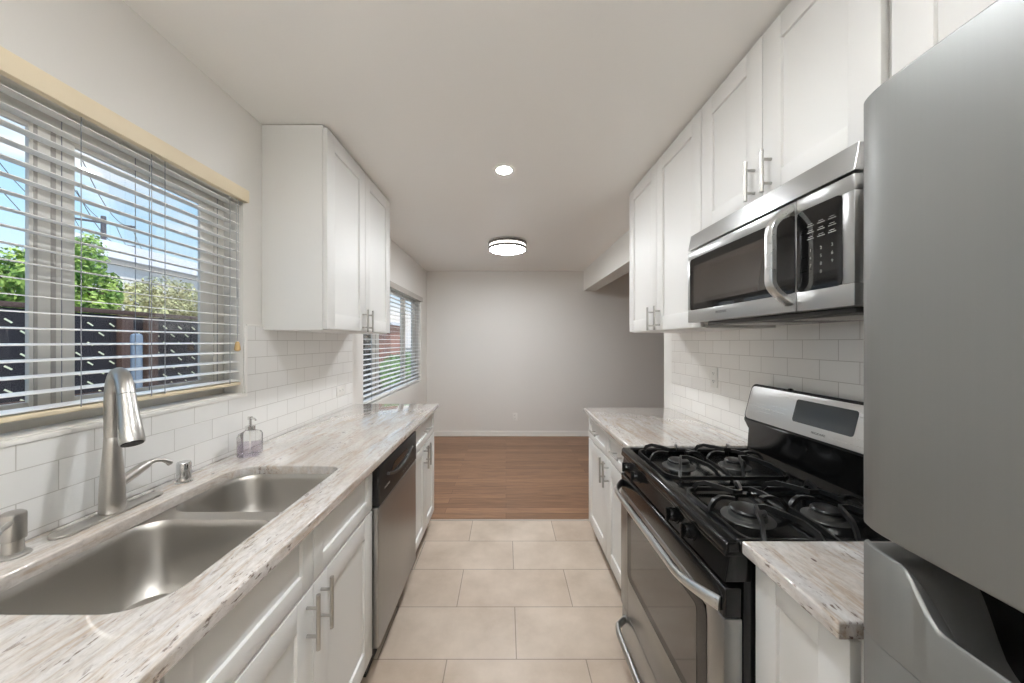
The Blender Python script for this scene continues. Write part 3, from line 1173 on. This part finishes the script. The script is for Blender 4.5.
# control panel with an arched finger pocket
ymid = (DWY0 + DWY1) / 2
m = MB()
poly = [(DWY0, 0.709), (DWY1, 0.709), (DWY1, 0.876), (DWY0, 0.876)]
m.box(DWX + 0.002, DWX - 0.044, DWY0, DWY1, 0.709, 0.876, 0.007, 3)
cp = m.build('control_panel', M['black_matt'], root)
n = 14
arc = []
for k in range(n + 1):
    t = -1 + 2 * k / n
    arc.append((DWX + 0.006, ymid + 0.20 * t, 0.775 + 0.040 * (t * t)))
MB().sweep(arc, [(-0.006, -0.006), (0.006, -0.006), (0.006, 0.006), (-0.006, 0.006)], ref=(1, 0, 0)).build('handle_lip', M['grey_plastic'], cp)
MB().prism([(ymid - 0.16 + 0.32 * k / 10, 0.800) for k in range(11)] + [(ymid + 0.10 - 0.2 * k / 10, 0.835) for k in range(11)], 'yz', DWX + 0.0015, DWX + 0.0035).build('finger_pocket', M['black'], cp)
text_mb('FRIGIDAIRE', 0.014, frame4((DWX + 0.0032, 1.53, 0.765), (0, 1, 0), (0, 0, 1))).build('lettering', M['mark'], cp)
for k in range(6):
    MB().box(DWX + 0.002, DWX + 0.0028, ymid + 0.03 + 0.035 * k, ymid + 0.045 + 0.035 * k, 0.735, 0.739).build('button_mark', M['mark_dark'], cp)
MB().box(DWX - 0.055, DWX - 0.075, DWY0 + 0.003, DWY1 - 0.003, 0.0, 0.112, 0.002).build('kick_plate', M['kick'], root)

# ------------------------------------------------------------------ stove
RY0, RY1 = 0.840, 1.592
RX = 0.530                      # oven door face
root = thing('gas_stove', 'black and stainless gas range with four burners on the right', 'stove', (0.85, 1.21, 0))
m = MB().box(0.578, 1.150, RY0 + 0.002, RY1 - 0.002, 0.05, 0.875, 0.003)
for yy in (RY0 + 0.05, RY1 - 0.05):
    for xx in (0.64, 1.08):
        m.cyl((xx, yy, 0.0), (xx, yy, 0.05), 0.018, n=12)
m.build('body', M['black'], root)
# storage drawer with loop handle
dr = MB().box(RX + 0.004, RX + 0.045, RY0 + 0.004, RY1 - 0.004, 0.055, 0.196, 0.006, 3).build('drawer', M['steel'], root)
hp = []
for k in range(17):
    t = k / 16
    y = RY1 - 0.05 - t * (RY1 - RY0 - 0.10)
    s = min(1.0, min(t, 1 - t) / 0.10)
    s = math.sin(s * PI / 2)
    hp.append((RX + 0.004 - 0.056 * s, y, 0.163))
MB().sweep(hp, [(0.011 * math.cos(2 * PI * k / 12), 0.017 * math.sin(2 * PI * k / 12)) for k in range(12)]).build('handle', M['steel_v'], dr)
# oven door
GY0, GY1, GZ0, GZ1 = 0.915, 1.500, 0.375, 0.700
dm = MB()
xa, xb = RX, RX + 0.046
dm.box(xa, xb, RY0, GY0, 0.206, 0.722, 0.003)
dm.box(xa, xb, GY1, RY1, 0.206, 0.722, 0.003)
dm.box(xa, xb, GY0, GY1, 0.206, GZ0, 0.003)
dm.box(xa, xb, GY0, GY1, GZ1, 0.722, 0.003)
dm.box(xa + 0.02, xb, GY0 - 0.002, GY1 + 0.002, GZ0 - 0.002, GZ1 + 0.002)
dr = dm.build('oven_door', M['steel_v'], root)
m = MB().prism(rrect(GY0 - 0.004, GY1 + 0.004, GZ0 - 0.004, GZ1 + 0.004, 0.03, 6), 'yz', xa - 0.0012, xa + 0.012)
m.build('window_border', M['black'], dr)
MB().prism(rrect(GY0 + 0.042, GY1 - 0.042, GZ0 + 0.030, GZ1 - 0.030, 0.016, 5), 'yz', xa - 0.0022, xa + 0.004).build('glass_window', M['oven_glass'], dr)
tb = MB().box(xa + 0.001, xb, RY0, RY1, 0.7225, 0.798, 0.006, 3).build('door_top_band', M['black'], dr)
hp, pr = [], []
for k in range(25):
    t = k / 24
    y = RY1 - 0.012 - t * (RY1 - RY0 - 0.024)
    e = min(t, 1 - t) / 0.17
    s = math.sin(min(1.0, e) * PI / 2)
    hp.append((RX - 0.002 - 0.056 * s, y, 0.752 + 0.006 * s))
    w = 0.0135 + 0.006 * (1 - s)
    pr.append([(0.0085 * math.cos(2 * PI * q / 14), w * math.sin(2 * PI * q / 14)) for q in range(14)])
MB().sweep(hp, pr).build('handle', M['steel_hi'], dr)
# control panel and knobs
m = MB().prism([(0.533, 0.812), (0.548, 0.900), (0.60, 0.900), (0.60, 0.812)], 'xz', RY0 + 0.001, RY1 - 0.001, 0.003)
for k in range(3):
    m.box(0.5335 + 0.006 * k, 0.575, RY0 + 0.02, RY1 - 0.02, 0.8005 + 0.0036 * k, 0.8025 + 0.0036 * k)
cp = m.build('control_panel', M['black'], root)
mk = MB()
for yy in (1.500, 1.400, 1.094, 1.000):
    c = Vector((0.541, yy, 0.850))
    d = Vector((-0.985, 0, 0.168))
    k = MB().tube([c - d * 0.004, c + d * 0.004, c + d * 0.005, c + d * 0.022, c + d * 0.027], [0.025, 0.025, 0.0205, 0.0185, 0.0165], 26)
    k.box(c.x - 0.036, c.x - 0.012, yy - 0.0045, yy + 0.0045, c.z - 0.016, c.z + 0.024, 0.003)
    k.build('knob', M['black'], root)
    mk = MB()
    for j in range(3):
        mk.box(0.5395, 0.5465, yy - 0.042 + 0.012 * j, yy - 0.035 + 0.012 * j, 0.880 - 0.004 * j, 0.884 - 0.004 * j)
    mk.build('burner_mark', M['mark'], cp)
# cooktop: recessed deck with rounded rim
m = MB()
m.box(0.532, 1.112, RY0 - 0.003, RY1 + 0.003, 0.876, 0.891, 0.004)
m.box(0.532, 0.572, RY0 - 0.003, RY1 + 0.003, 0.880, 0.9125, 0.010, 4)
m.box(0.568, 1.112, RY0 - 0.003, RY0 + 0.022, 0.880, 0.9120, 0.008, 3)
m.box(0.568, 1.112, RY1 - 0.022, RY1 + 0.003, 0.880, 0.9120, 0.008, 3)
m.build('cooktop', M['black'], root)
# burners
BP = [(0.700, 1.000, 0.046), (0.930, 1.000, 0.038), (0.705, 1.410, 0.040), (0.935, 1.410, 0.036)]
for bx_, by_, br_ in BP:
    b = MB().lathe((bx_, by_, 0.8905), [(br_ + 0.022, 0.0), (br_ + 0.020, 0.003), (br_ + 0.004, 0.006), (br_ + 0.002, 0.016), (br_ - 0.004, 0.018)], 32).build('burner', M['burner'], root)
    MB().lathe((bx_, by_, 0.9085), [(br_ - 0.006, 0.0), (br_, 0.001), (br_, 0.006), (br_ - 0.004, 0.010), (br_ * 0.5, 0.0125), (0.001, 0.013)], 32).build('burner_cap', M['iron'], b)
# grates, one for each side: low outer ring, raised looped wings and hooked fingers
for gy in (1.000, 1.410):
    g = MB()
    sec = [(-0.0050, -0.0065), (0.0050, -0.0065), (0.0040, 0.0065), (-0.0040, 0.0065)]
    x0_, x1_, hw = 0.592, 1.048, 0.160
    loop = [(u, v, 0.905) for u, v in rrect(x0_, x1_, gy - hw, gy + hw, 0.05, 5)]
    g.sweep(loop, sec, closed=True)
    g.sweep([(0.817, gy - hw, 0.906), (0.817, gy - 0.10, 0.916), (0.817, gy, 0.918), (0.817, gy + 0.10, 0.916), (0.817, gy + hw, 0.906)], sec)
    for cx_ in (0.702, 0.933):
        for s in (-1, 1):
            # looped wing reaching over the burner from the long side
            pts = [(cx_ - 0.072, gy + s * hw, 0.906), (cx_ - 0.066, gy + s * (hw - 0.012), 0.927), (cx_ - 0.052, gy + s * (hw - 0.035), 0.940),
                   (cx_ - 0.030, gy + s * (hw - 0.080), 0.944), (cx_ - 0.012, gy + s * (hw - 0.112), 0.944), (cx_ + 0.012, gy + s * (hw - 0.112), 0.944),
                   (cx_ + 0.030, gy + s * (hw - 0.080), 0.944), (cx_ + 0.052, gy + s * (hw - 0.035), 0.940), (cx_ + 0.066, gy + s * (hw - 0.012), 0.927),
                   (cx_ + 0.072, gy + s * hw, 0.906)]
            g.sweep(pts, sec)
            # hooked finger from the short side
            xe = cx_ + s * 0.112
            pts = [(xe, gy, 0.906), (xe - s * 0.004, gy, 0.925), (xe - s * 0.016, gy + 0.003, 0.939), (xe - s * 0.036, gy + 0.010, 0.945),
                   (xe - s * 0.056, gy + 0.010, 0.945), (xe - s * 0.074, gy + 0.002, 0.944)]
            g.sweep(pts, sec, ref=(0, 1, 0))
    for fx in (x0_ + 0.04, 0.817, x1_ - 0.04):
        for s in (-1, 1):
            g.cyl((fx, gy + s * hw, 0.8912), (fx, gy + s * hw, 0.903), 0.006, 0.007, n=8)
    g.build('grate', M['iron'], root)
# backguard
m = MB()
m.prism([(1.085, 0.892), (1.112, 0.915), (1.118, 1.000), (1.098, 1.040), (1.098, 1.052), (1.175, 1.052), (1.175, 0.892)], 'xz', RY0, RY1, 0.003)
bg = m.build('backguard', M['black'], root)
tl = math.atan2(0.040, 0.155)
ctr = Vector((1.117, (RY0 + RY1) / 2, 1.126))
hx = (RY1 - RY0) / 2
F4 = frame4(ctr, (0, -1, 0), (math.sin(tl), 0, math.cos(tl)))
MB().prism(rrect(-hx - 0.002, hx + 0.002, -0.084, 0.084, 0.026, 6), 'xy', -0.05, 0.0, 0.003).xform(F4).build('console_housing', M['black_matt'], bg)
MB().prism(rrect(-hx + 0.008, hx - 0.008, -0.075, 0.073, 0.020, 6), 'xy', 0.0002, 0.0035, 0.001).xform(F4).build('console_panel', M['steel_hi'], bg)
dsp = MB().prism(rrect(-0.118, 0.118, -0.034, 0.052, 0.010, 5), 'xy', 0.0036, 0.0046).xform(F4).build('clock_window', M['display'], bg)
text_mb('FRIGIDAIRE', 0.011, F4 @ Matrix.Translation((0.0, -0.056, 0.0040))).build('lettering', M['mark_dark'], bg)
MB().lathe((1.142, 1.385, 1.203), [(0.010, 0.0), (0.010, 0.004), (0.006, 0.008), (0.001, 0.009)], 12).build('vent_cap', M['black'], bg)

# ------------------------------------------------------------------ microwave
MX, MY0, MY1, MZ0, MZ1 = 0.800, 0.792, 1.518, 1.478, 1.861
root = thing('microwave', 'stainless over-the-range microwave mounted above the stove', 'microwave', (1.0, 1.155, MZ0))
MB().box(MX + 0.030, WR - 0.011, MY0 + 0.003, MY1 - 0.003, MZ0 + 0.006, MZ1 - 0.002, 0.003).build('case', M['steel'], root)
# upper vent panel leaning back a little
MB().prism([(MX + 0.012, MZ1), (MX, 1.795), (MX + 0.040, 1.795), (MX + 0.040, MZ1)], 'xz', MY0, MY1, 0.003).build('vent_panel', M['steel'], root)
SEAM = 0.952
zt, zbm = 1.788, MZ0 + 0.004
PB0, PB1 = 1.536, 1.750         # black band


def faced(y0, y1, py0, py1):
    m = MB()
    xa_, xb_ = MX, MX + 0.030
    m.box(xa_, xb_, y0, y1, zbm, PB0, 0.003)
    m.box(xa_, xb_, y0, y1, PB1, zt, 0.003)
    m.box(xa_, xb_, y0, py0, PB0, PB1, 0.001)
    m.box(xa_, xb_, py1, y1, PB0, PB1, 0.001)
    m.box(xa_ + 0.012, xb_, py0, py1, PB0, PB1)
    return m


dr = faced(SEAM + 0.0012, MY1, SEAM + 0.004, MY1 - 0.022).build('door', M['steel'], root)
MB().prism(rrect(SEAM + 0.003, MY1 - 0.020, PB0 - 0.002, PB1 + 0.002, 0.014, 5), 'yz', MX - 0.0010, MX + 0.010).build('window_border', M['black_glass'], dr)
MB().prism(rrect(SEAM + 0.075, MY1 - 0.050, PB0 + 0.024, PB1 - 0.030, 0.008, 4), 'yz', MX - 0.0018, MX + 0.002).build('window', M['oven_glass'], dr)
hp, pr = [], []
hz0, hz1 = 1.508, 1.774
for k in range(25):
    t = k / 24
    e = min(t, 1 - t) / 0.24
    s = math.sin(min(1, e) * PI / 2) ** 0.9
    hp.append((MX + 0.001 - 0.053 * s, SEAM + 0.020 + 0.004 * s, hz0 + (hz1 - hz0) * t))
MB().sweep(hp, [(0.0145 * u, 0.0060 * v) for u, v in ((-1, -1), (-0.6, -1.6), (0.6, -1.6), (1, -1), (1, 1), (0.6, 1.6), (-0.6, 1.6), (-1, 1))], ref=(1, 0, 0.001)).build('handle', M['steel_hi'], dr)
text_mb('FRIGIDAIRE', 0.013, frame4((MX - 0.0004, 1.285, 1.512), (0, -1, 0), (0, 0, 1))).build('lettering', M['mark_dark'], dr)
cpn = faced(MY0, SEAM - 0.0012, MY0 + 0.030, SEAM - 0.006).build('control_panel', M['steel'], root)
MB().prism(rrect(MY0 + 0.028, SEAM - 0.004, PB0 - 0.002, PB1 + 0.002, 0.014, 5), 'yz', MX - 0.0010, MX + 0.010).build('keypad', M['black_glass'], cpn)
for i, rw in enumerate(['1 2 3', '4 5 6', '7 8 9', '0']):
    chars = rw.split()
    for j, ch in enumerate(chars):
        jj = j if len(chars) == 3 else 1
        text_mb(ch, 0.011, frame4((MX - 0.0012, 0.905 - 0.030 * jj, 1.638 - 0.020 * i), (0, -1, 0), (0, 0, 1))).build('number_key', M['mark'], cpn)
for i in range(3):
    for j in range(3):
        y_ = 0.905 - 0.030 * j
        mk = MB().box(MX - 0.0016, MX - 0.0009, y_ - 0.010, y_ + 0.010, 1.668 + 0.017 * i, 1.6700 + 0.017 * i)
        mk.box(MX - 0.0016, MX - 0.0009, y_ - 0.006, y_ + 0.007, 1.6735 + 0.017 * i, 1.6748 + 0.017 * i)
        mk.build('function_key', M['mark'], cpn)
# dark underside with filters
m = MB().box(MX + 0.035, WR - 0.03, MY0 + 0.03, MY1 - 0.09, MZ0 - 0.010, MZ0 + 0.005, 0.003)
un = m.build('underside', M['grey_plastic'], root)
for yy in (0.98, 1.30):
    m = MB()
    for k in range(9):
        m.box(0.90 + 0.022 * k, 0.912 + 0.022 * k, yy - 0.10, yy + 0.10, MZ0 - 0.0125, MZ0 - 0.0098, 0.001)
    m.build('grease_filter', M['steel'], un)

# ------------------------------------------------------------------ refrigerator
FRY0, FRY1 = -0.335, 0.436
FXF = 0.456
FTOP = 1.705
GAP0, GAP1 = 1.150, 1.170
root = thing('refrigerator', 'stainless top-freezer refrigerator in the right foreground', 'refrigerator', (0.83, 0.05, 0))
MB().box(FXF + 0.085, 1.17, FRY0 + 0.012, FRY1 - 0.012, 0.03, FTOP - 0.012, 0.008, 3).build('cabinet_body', M['grey_plastic'], root)


def fridge_plan(n=40):
    """front curve of the doors seen from above: (y, x)"""
    out = []
    c, h = (FRY0 + FRY1) / 2, (FRY1 - FRY0) / 2
    for k in range(n + 1):
        u = -math.cos(PI * k / n)
        y = c + h * u
        a = abs(u)
        bow = 0.014 * (1 - a * a)
        d = (1 - a) * h
        edge = 0.0
        if d < 0.05:
            q = 1 - d / 0.05
            edge = 0.009 * q ** 3
        out.append((y, FXF - bow + edge - 0.013))
    return out


PLAN = fridge_plan()


def door_solid(z0, z1, bev):
    poly = [(x, y) for y, x in PLAN] + [(FXF + 0.078, FRY1), (FXF + 0.078, FRY0)]
    return MB().prism(poly, 'xy', z0, z1, bev, 3)


door_solid(GAP1, FTOP, 0.005).build('freezer_door', M['steel_fridge'], root, ang=40)
# lower door: front sheet whose top edge dips to a hand pocket


def ztop(y):
    d = min(FRY1 - y, y - FRY0)
    t = (d - 0.048) / 0.042
    t = max(0.0, min(1.0, t))
    t = t * t * (3 - 2 * t)
    return GAP0 - 0.046 * t


ld = MB()
poly = [(x, y) for y, x in PLAN] + [(FXF + 0.078, FRY1), (FXF + 0.078, FRY0)]
ld.prism(poly, 'xy', 0.06, 1.04, 0.004, 2)
NV = 10


def fx_at(y):
    for (ya, xa_), (yb_, xb_) in zip(PLAN[:-1], PLAN[1:]):
        if ya <= y <= yb_:
            return xa_ + (xb_ - xa_) * (y - ya) / max(1e-6, yb_ - ya)
    return PLAN[-1][1]


ysamp = sorted(set([p[0] for p in PLAN] + [FRY1 - 0.03 - 0.006 * k for k in range(14)] + [FRY0 + 0.03 + 0.006 * k for k in range(14)]))
# cross-section ring at each y: front, lip, pocket floor, back
rings = []
for y in ysamp:
    x = fx_at(y)
    zt_ = ztop(y)
    inner = min(FRY1 - y, y - FRY0)
    pk = max(0.0, min(1.0, (inner - 0.040) / 0.03))
    zl = zt_ - 0.030 * pk
    xl = x + 0.006 + 0.026 * pk
    rings.append([Vector(p) for p in ((x, y, 1.0402), (x, y, zt_ - 0.004), (x + 0.0015, y, zt_ - 0.001), (x + 0.004, y, zt_),
                                      (xl, y, zl), (xl + 0.004, y, zl - 0.004 - 0.025 * pk), (FXF + 0.070, y, zl - 0.004 - 0.025 * pk),
                                      (FXF + 0.078, y, zl - 0.004 - 0.025 * pk), (FXF + 0.078, y, 1.0402))])
ld.rings(rings)
lo = ld.build('refrigerator_door', M['steel_fridge'], root, ang=40)
# black liner of the hand pocket
pk = MB()
pk.box(FXF + 0.022, FXF + 0.0845, FRY0 + 0.10, FRY1 - 0.075, 1.0445, 1.0475)
pk.box(FXF + 0.072, FXF + 0.0845, FRY0 + 0.012, FRY1 - 0.02, 1.0480, GAP1 + 0.008, 0.002)
pk.build('hand_pocket', M['black'], lo)
m = MB().box(FXF + 0.03, FXF + 0.08, FRY0 + 0.03, FRY1 - 0.03, 0.0, 0.056, 0.004)
for yy in (FRY0 + 0.06, FRY1 - 0.06):
    MB().cyl((1.08, yy, 0.0), (1.08, yy, 0.03), 0.02, n=12).build('foot', M['black_matt'], root)
m.build('base_grille', M['black_matt'], root)


# ------------------------------------------------------------------ outlets
def outlet(label, o, right, up, w=0.070, h=0.115):
    f4 = frame4(o, right, up)
    root = thing('power_outlet', label, 'outlet', o)
    MB().prism(rrect(-w / 2, w / 2, -h / 2, h / 2, 0.006, 4), 'xy', 0.0002, 0.0052, 0.0015).xform(f4).build('cover_plate', M['white_plastic'], root)
    for s in (-1, 1):
        r_ = MB().prism(rrect(-0.017, 0.017, s * 0.022 - 0.014, s * 0.022 + 0.014, 0.010, 5), 'xy', 0.0053, 0.0068).xform(f4).build('receptacle', M['white_plastic'], root)
        sl = MB()
        for dx in (-0.006, 0.006):
            sl.box(dx - 0.0012, dx + 0.0012, s * 0.022 - 0.002, s * 0.022 + 0.007, 0.0069, 0.0072)
        sl.cyl((0, s * 0.022 - 0.007, 0.0069), (0, s * 0.022 - 0.007, 0.0072), 0.0025, n=10)
        sl.xform(f4).build('slots', M['grey_plastic'], r_)
    MB().cyl((0, 0, 0.0053), (0, 0, 0.0065), 0.003, n=10).xform(f4).build('screw', M['white_plastic'], root)
    return root


outlet('white power outlet low on the grey dining room back wall', (0.133, YB, 0.285), (1, 0, 0), (0, 0, 1))
outlet('white power outlet upright on the tiles beyond the stove', (WR - TT, 1.971, 1.195), (0, -1, 0), (0, 0, 1))
outlet('white power outlet lying sideways on the tiles under the left wall cabinet', (WL + TT, 2.43, 1.055), (0, 0, 1), (0, -1, 0))

# ------------------------------------------------------------------ lamps
proto = thing('recessed_light', 'small round recessed ceiling light over the middle of the aisle', 'ceiling light', (-0.012, 2.10, CEIL), 'recessed aisle lights')
cx_, cy_ = -0.012, 2.10
MB().lathe((cx_, cy_, CEIL - 0.006), [(0.043, 0.003), (0.047, 0.0), (0.066, 0.003), (0.068, 0.0055), (0.043, 0.0055)], 40).build('trim_ring', M['white_plastic'], proto)
MB().lathe((cx_, cy_, CEIL - 0.0045), [(0.042, 0.0), (0.042, 0.004), (0.001, 0.004)], 40).build('lens', M['lamp'], proto)
copy_thing(proto, (-0.012, 0.83, CEIL), 'recessed ceiling light above the near end of the sink counter aisle')
copy_thing(proto, (-0.012, -0.75, CEIL), 'added unseen recessed ceiling light behind the camera')  # extra light added out of view to brighten the room

root = thing('ceiling_lamp', 'round drum ceiling lamp with two nickel bands over the dining area', 'ceiling light', (0.015, 3.62, CEIL))
LX, LY = 0.015, 3.62
MB().lathe((LX, LY, CEIL - 0.018), [(0.17, 0.0), (0.185, 0.002), (0.185, 0.0175), (0.001, 0.0175)], 48).build('ceiling_pan', M['white_plastic'], root)
MB().lathe((LX, LY, CEIL - 0.100), [(0.001, 0.0), (0.10, 0.001), (0.165, 0.005), (0.186, 0.014), (0.188, 0.018), (0.001, 0.019)], 56).build('diffuser', M['lamp_drum'], root)
MB().lathe((LX, LY, CEIL - 0.0805), [(0.188, 0.0), (0.190, 0.003), (0.190, 0.060), (0.185, 0.0615), (0.150, 0.0615), (0.150, 0.0)], 56).build('diffuser_edge', M['lamp_edge'], root)
for zz in (CEIL - 0.036, CEIL - 0.084):
    MB().lathe((LX, LY, zz), [(0.1915, 0.0), (0.199, 0.0005), (0.199, 0.0235), (0.1915, 0.024)], 56).build('metal_band', M['band'], root)
for k in range(3):
    a = math.radians(250 + 120 * k)
    MB().cyl((LX + 0.196 * math.cos(a), LY + 0.196 * math.sin(a), CEIL - 0.080), (LX + 0.196 * math.cos(a), LY + 0.196 * math.sin(a), CEIL - 0.020), 0.003, n=8).build('post', M['nickel'], root)

# unseen uplight bowl added behind the camera as bounced fill light
UX, UY, UZ = -0.1, -1.2, 1.90
root = thing('added_fill_uplight', 'added fill light, unseen metal uplight bowl hung behind the camera', 'lamp', (UX, UY, UZ))
MB().lathe((UX, UY, UZ), [(0.001, 0.0), (0.08, 0.006), (0.15, 0.035), (0.20, 0.085), (0.205, 0.090), (0.198, 0.088), (0.148, 0.040), (0.08, 0.012), (0.001, 0.008)], 40).build('bowl', M['nickel'], root)
MB().lathe((UX, UY, UZ + 0.05), [(0.001, 0.0), (0.150, 0.0), (0.155, 0.006), (0.001, 0.012)], 40).build('lens', M['fill_bowl'], root)
MB().cyl((UX, UY, UZ + 0.062), (UX, UY, CEIL - 0.02), 0.006, n=10).build('stem', M['nickel'], root)
MB().lathe((UX, UY, CEIL - 0.022), [(0.03, 0.0), (0.055, 0.008), (0.055, 0.0215), (0.001, 0.0215)], 24).build('ceiling_rose', M['nickel'], root)

# ------------------------------------------------------------------ outside, seen through the windows
GZ = -0.25
o = MB().box(-90, WL - 0.145, -60, 90, GZ - 0.2, GZ).build('ground', M['concrete'])
struct(o)

# screened chain link fence
FNX = -3.6
root = thing('fence', 'dark screened fence with pale diagonal strips for light through its gaps, seen through the sink window', 'fence', (FNX, 2.6, GZ))
m = MB().box(FNX - 0.03, FNX, -2.2, 5.6, GZ + 0.02, 1.645)
m.build('screen', M['fence'], root)
m = MB()
for i in range(48):
    for j in range(19):
        y = -2.1 + 0.164 * i + (0.082 if j % 2 else 0)
        z = 0.02 + 0.085 * j
        if random.random() < 0.12 or z > 1.57:
            continue
        m.sweep([(FNX + 0.004, y - 0.019, z + 0.014), (FNX + 0.004, y + 0.019, z - 0.014)], [(-0.0055, -0.003), (0.0055, -0.003), (0.0055, 0.003), (-0.0055, 0.003)], ref=(1, 0, 0))
o = m.build('screen_gap_light', M['dash'], root)  # pale strips imitate daylight glimpsed through gaps in the screen
o['kind'] = 'stuff'
MB().box(FNX - 0.02, FNX + 0.02, -2.2, 5.6, 1.65, 1.69, 0.004).build('top_rail', M['brown'], root)
MB().box(FNX + 0.001, FNX + 0.03, -2.2, 5.6, 0.92, 0.96, 0.004).build('middle_rail', M['brown'], root)
for y in (-1.5, 0.6, 2.05, 3.235, 3.47, 5.4):
    MB().box(FNX + 0.001, FNX + 0.055, y - 0.05, y + 0.05, GZ, 1.64, 0.004).build('post', M['brown'], root)
# pipe in the yard
root = thing('vent_pipe', 'pale blue round pipe standing in front of the dark fence', 'pipe', (-3.25, 3.035, GZ))
MB().lathe((-3.25, 3.035, GZ), [(0.037, 0.0), (0.037, 1.62)], 20).build('pipe', M['blue'], root)
MB().lathe((-3.25, 3.035, GZ + 1.6205), [(0.0405, 0.0), (0.0405, 0.07), (0.035, 0.088), (0.02, 0.098), (0.001, 0.10)], 20).build('cap', M['blue'], root)


def leafy(name, label, cat, c, rad, n, leaf, mat, trunk=True, group=None):
    """a plant of many small leaves around a few lobes, with stem and branches"""
    root = thing(name, label, cat, (c[0], c[1], GZ), group)
    rnd = random.Random(sum(map(ord, label)))
    lobes = []
    for k in range(9):
        lobes.append((Vector((c[0] + rad[0] * rnd.uniform(-0.6, 0.6), c[1] + rad[1] * rnd.uniform(-0.7, 0.7), c[2] + rad[2] * rnd.uniform(-0.6, 0.6))), rnd.uniform(0.4, 0.6)))
    m = MB()
    bm = m.bm
    for k in range(n):
        lc, lr = rnd.choice(lobes)
        d = Vector((rnd.gauss(0, 1), rnd.gauss(0, 1), rnd.gauss(0, 1))).normalized()
        q = lr * rnd.uniform(0.45, 1.0) ** 0.6
        p = lc + Vector((d.x * rad[0] * q, d.y * rad[1] * q, d.z * rad[2] * q))
        if p.z < GZ + 0.05:
            continue
        nrm = (d + Vector((rnd.uniform(-1, 1), rnd.uniform(-1, 1), rnd.uniform(-0.3, 1)))).normalized()
        t = nrm.orthogonal().normalized()
        t = Matrix.Rotation(rnd.uniform(0, 2 * PI), 3, nrm) @ t
        s = nrm.cross(t)
        L = leaf * rnd.uniform(0.7, 1.3)
        bm.faces.new([bm.verts.new(p - t * L), bm.verts.new(p + s * L * 0.45 + nrm * L * 0.1), bm.verts.new(p + t * L), bm.verts.new(p - s * L * 0.45 + nrm * L * 0.1)])
    m._fin()
    m.build('foliage', mat, root, norm=False)
    if trunk:
        w = MB().tube([(c[0], c[1], GZ), (c[0] + 0.03, c[1] - 0.02, (GZ + c[2]) / 2), (c[0], c[1], c[2])], [0.09, 0.07, 0.05], 10)
        for lc, lr in lobes[:6]:
            w.tube([(c[0], c[1], c[2] - 0.4 * rad[2]), tuple((lc + Vector(c)) / 2 + Vector((0, 0, -0.05))), tuple(lc)], [0.04, 0.028, 0.012], 8)
        w.build('trunk', M['bark'], root)
    return root


leafy('leafy_tree', 'bright green leafy tree behind the fence, in the left pane', 'tree', (-6.4, 4.0, 2.30), (0.6, 0.75, 0.85), 6500, 0.036, M['leaf_green'])
leafy('leafy_tree', 'bright green tree behind the fence just beyond the window mullion', 'tree', (-6.5, 5.42, 2.25), (0.36, 0.30, 0.78), 5200, 0.036, M['leaf_green'])
leafy('dry_hedge', 'olive and tan hedge above the dark fence, right half of the sink window', 'hedge', (-8.3, 8.75, 2.0), (0.8, 1.95, 1.10), 11000, 0.045, M['leaf_olive'], True)
leafy('green_shrub', 'green shrub seen through the far blind', 'shrub', (-2.75, 8.6, 0.80), (0.5, 1.5, 0.80), 7000, 0.045, M['leaf_dark'])
leafy('dark_shrub', 'dark shrub at the near edge of the view through the far blind', 'shrub', (-2.25, 5.55, 1.0), (0.24, 0.34, 0.9), 3500, 0.045, M['leaf_deep'])

# low building behind the hedge
root = thing('street_building', 'white building with pale grey roof beyond the hedge', 'building', (-26, 25, GZ))
MB().box(-28, -24, 20.5, 33, GZ, 6.4).build('wall', M['stucco'], root)
MB().prism([(-28.6, 6.4), (-26, 8.0), (-23.4, 6.4)], 'xz', 20.0, 33.5).build('roof', M['roof'], root)
# brick house seen through the far window
root = thing('brick_house', 'red brick house beyond the green shrub, through the far blind', 'house', (-7.5, 21.0, GZ))
MB().box(-10.5, -6.7, 20, 22, GZ, 2.35).build('wall', M['brick'], root)
MB().prism([(-10.9, 2.35), (-10.5, 2.55), (-6.7, 2.55), (-6.4, 2.35)], 'xz', 19.6, 22.2).build('roof', M['roof'], root)

# utility pole with cross arms and wires
PX, PY = -31.5, 27.0
root = thing('street_pole', 'wooden utility pole with cross arms and wires, far beyond the fence', 'utility pole', (PX, PY, GZ))
MB().tube([(PX, PY, GZ), (PX, PY, 11.2)], [0.22, 0.15], 12).build('mast', M['pole'], root)
for zz in (10.7, 9.1):
    a = MB().box(-1.7, 1.7, -0.07, 0.07, zz - 0.07, zz + 0.07, 0.01)
    a.xform(Matrix.Translation((PX, PY, 0)) @ Matrix.Rotation(math.radians(40), 4, 'Z'))
    a.build('cross_arm', M['pole'], root)
for k, (zz, off) in enumerate([(10.8, -1.5), (10.8, 0.6), (10.8, 1.5), (9.2, -1.3), (9.2, 1.3)]):
    bx_, by_ = PX + off * math.cos(math.radians(40)), PY + off * math.sin(math.radians(40))
    for sg in (-1, 1):
        w = MB()
        pts = []
        for t in range(9):
            q = t / 8
            pts.append((bx_ - sg * 13 * q * 0.64, by_ + sg * 13 * q * 0.77, zz - 1.0 * (1 - (2 * q - 1) ** 2)))
        w.tube(pts, 0.02, 5)
        w.build('wire', M['pole'], root)
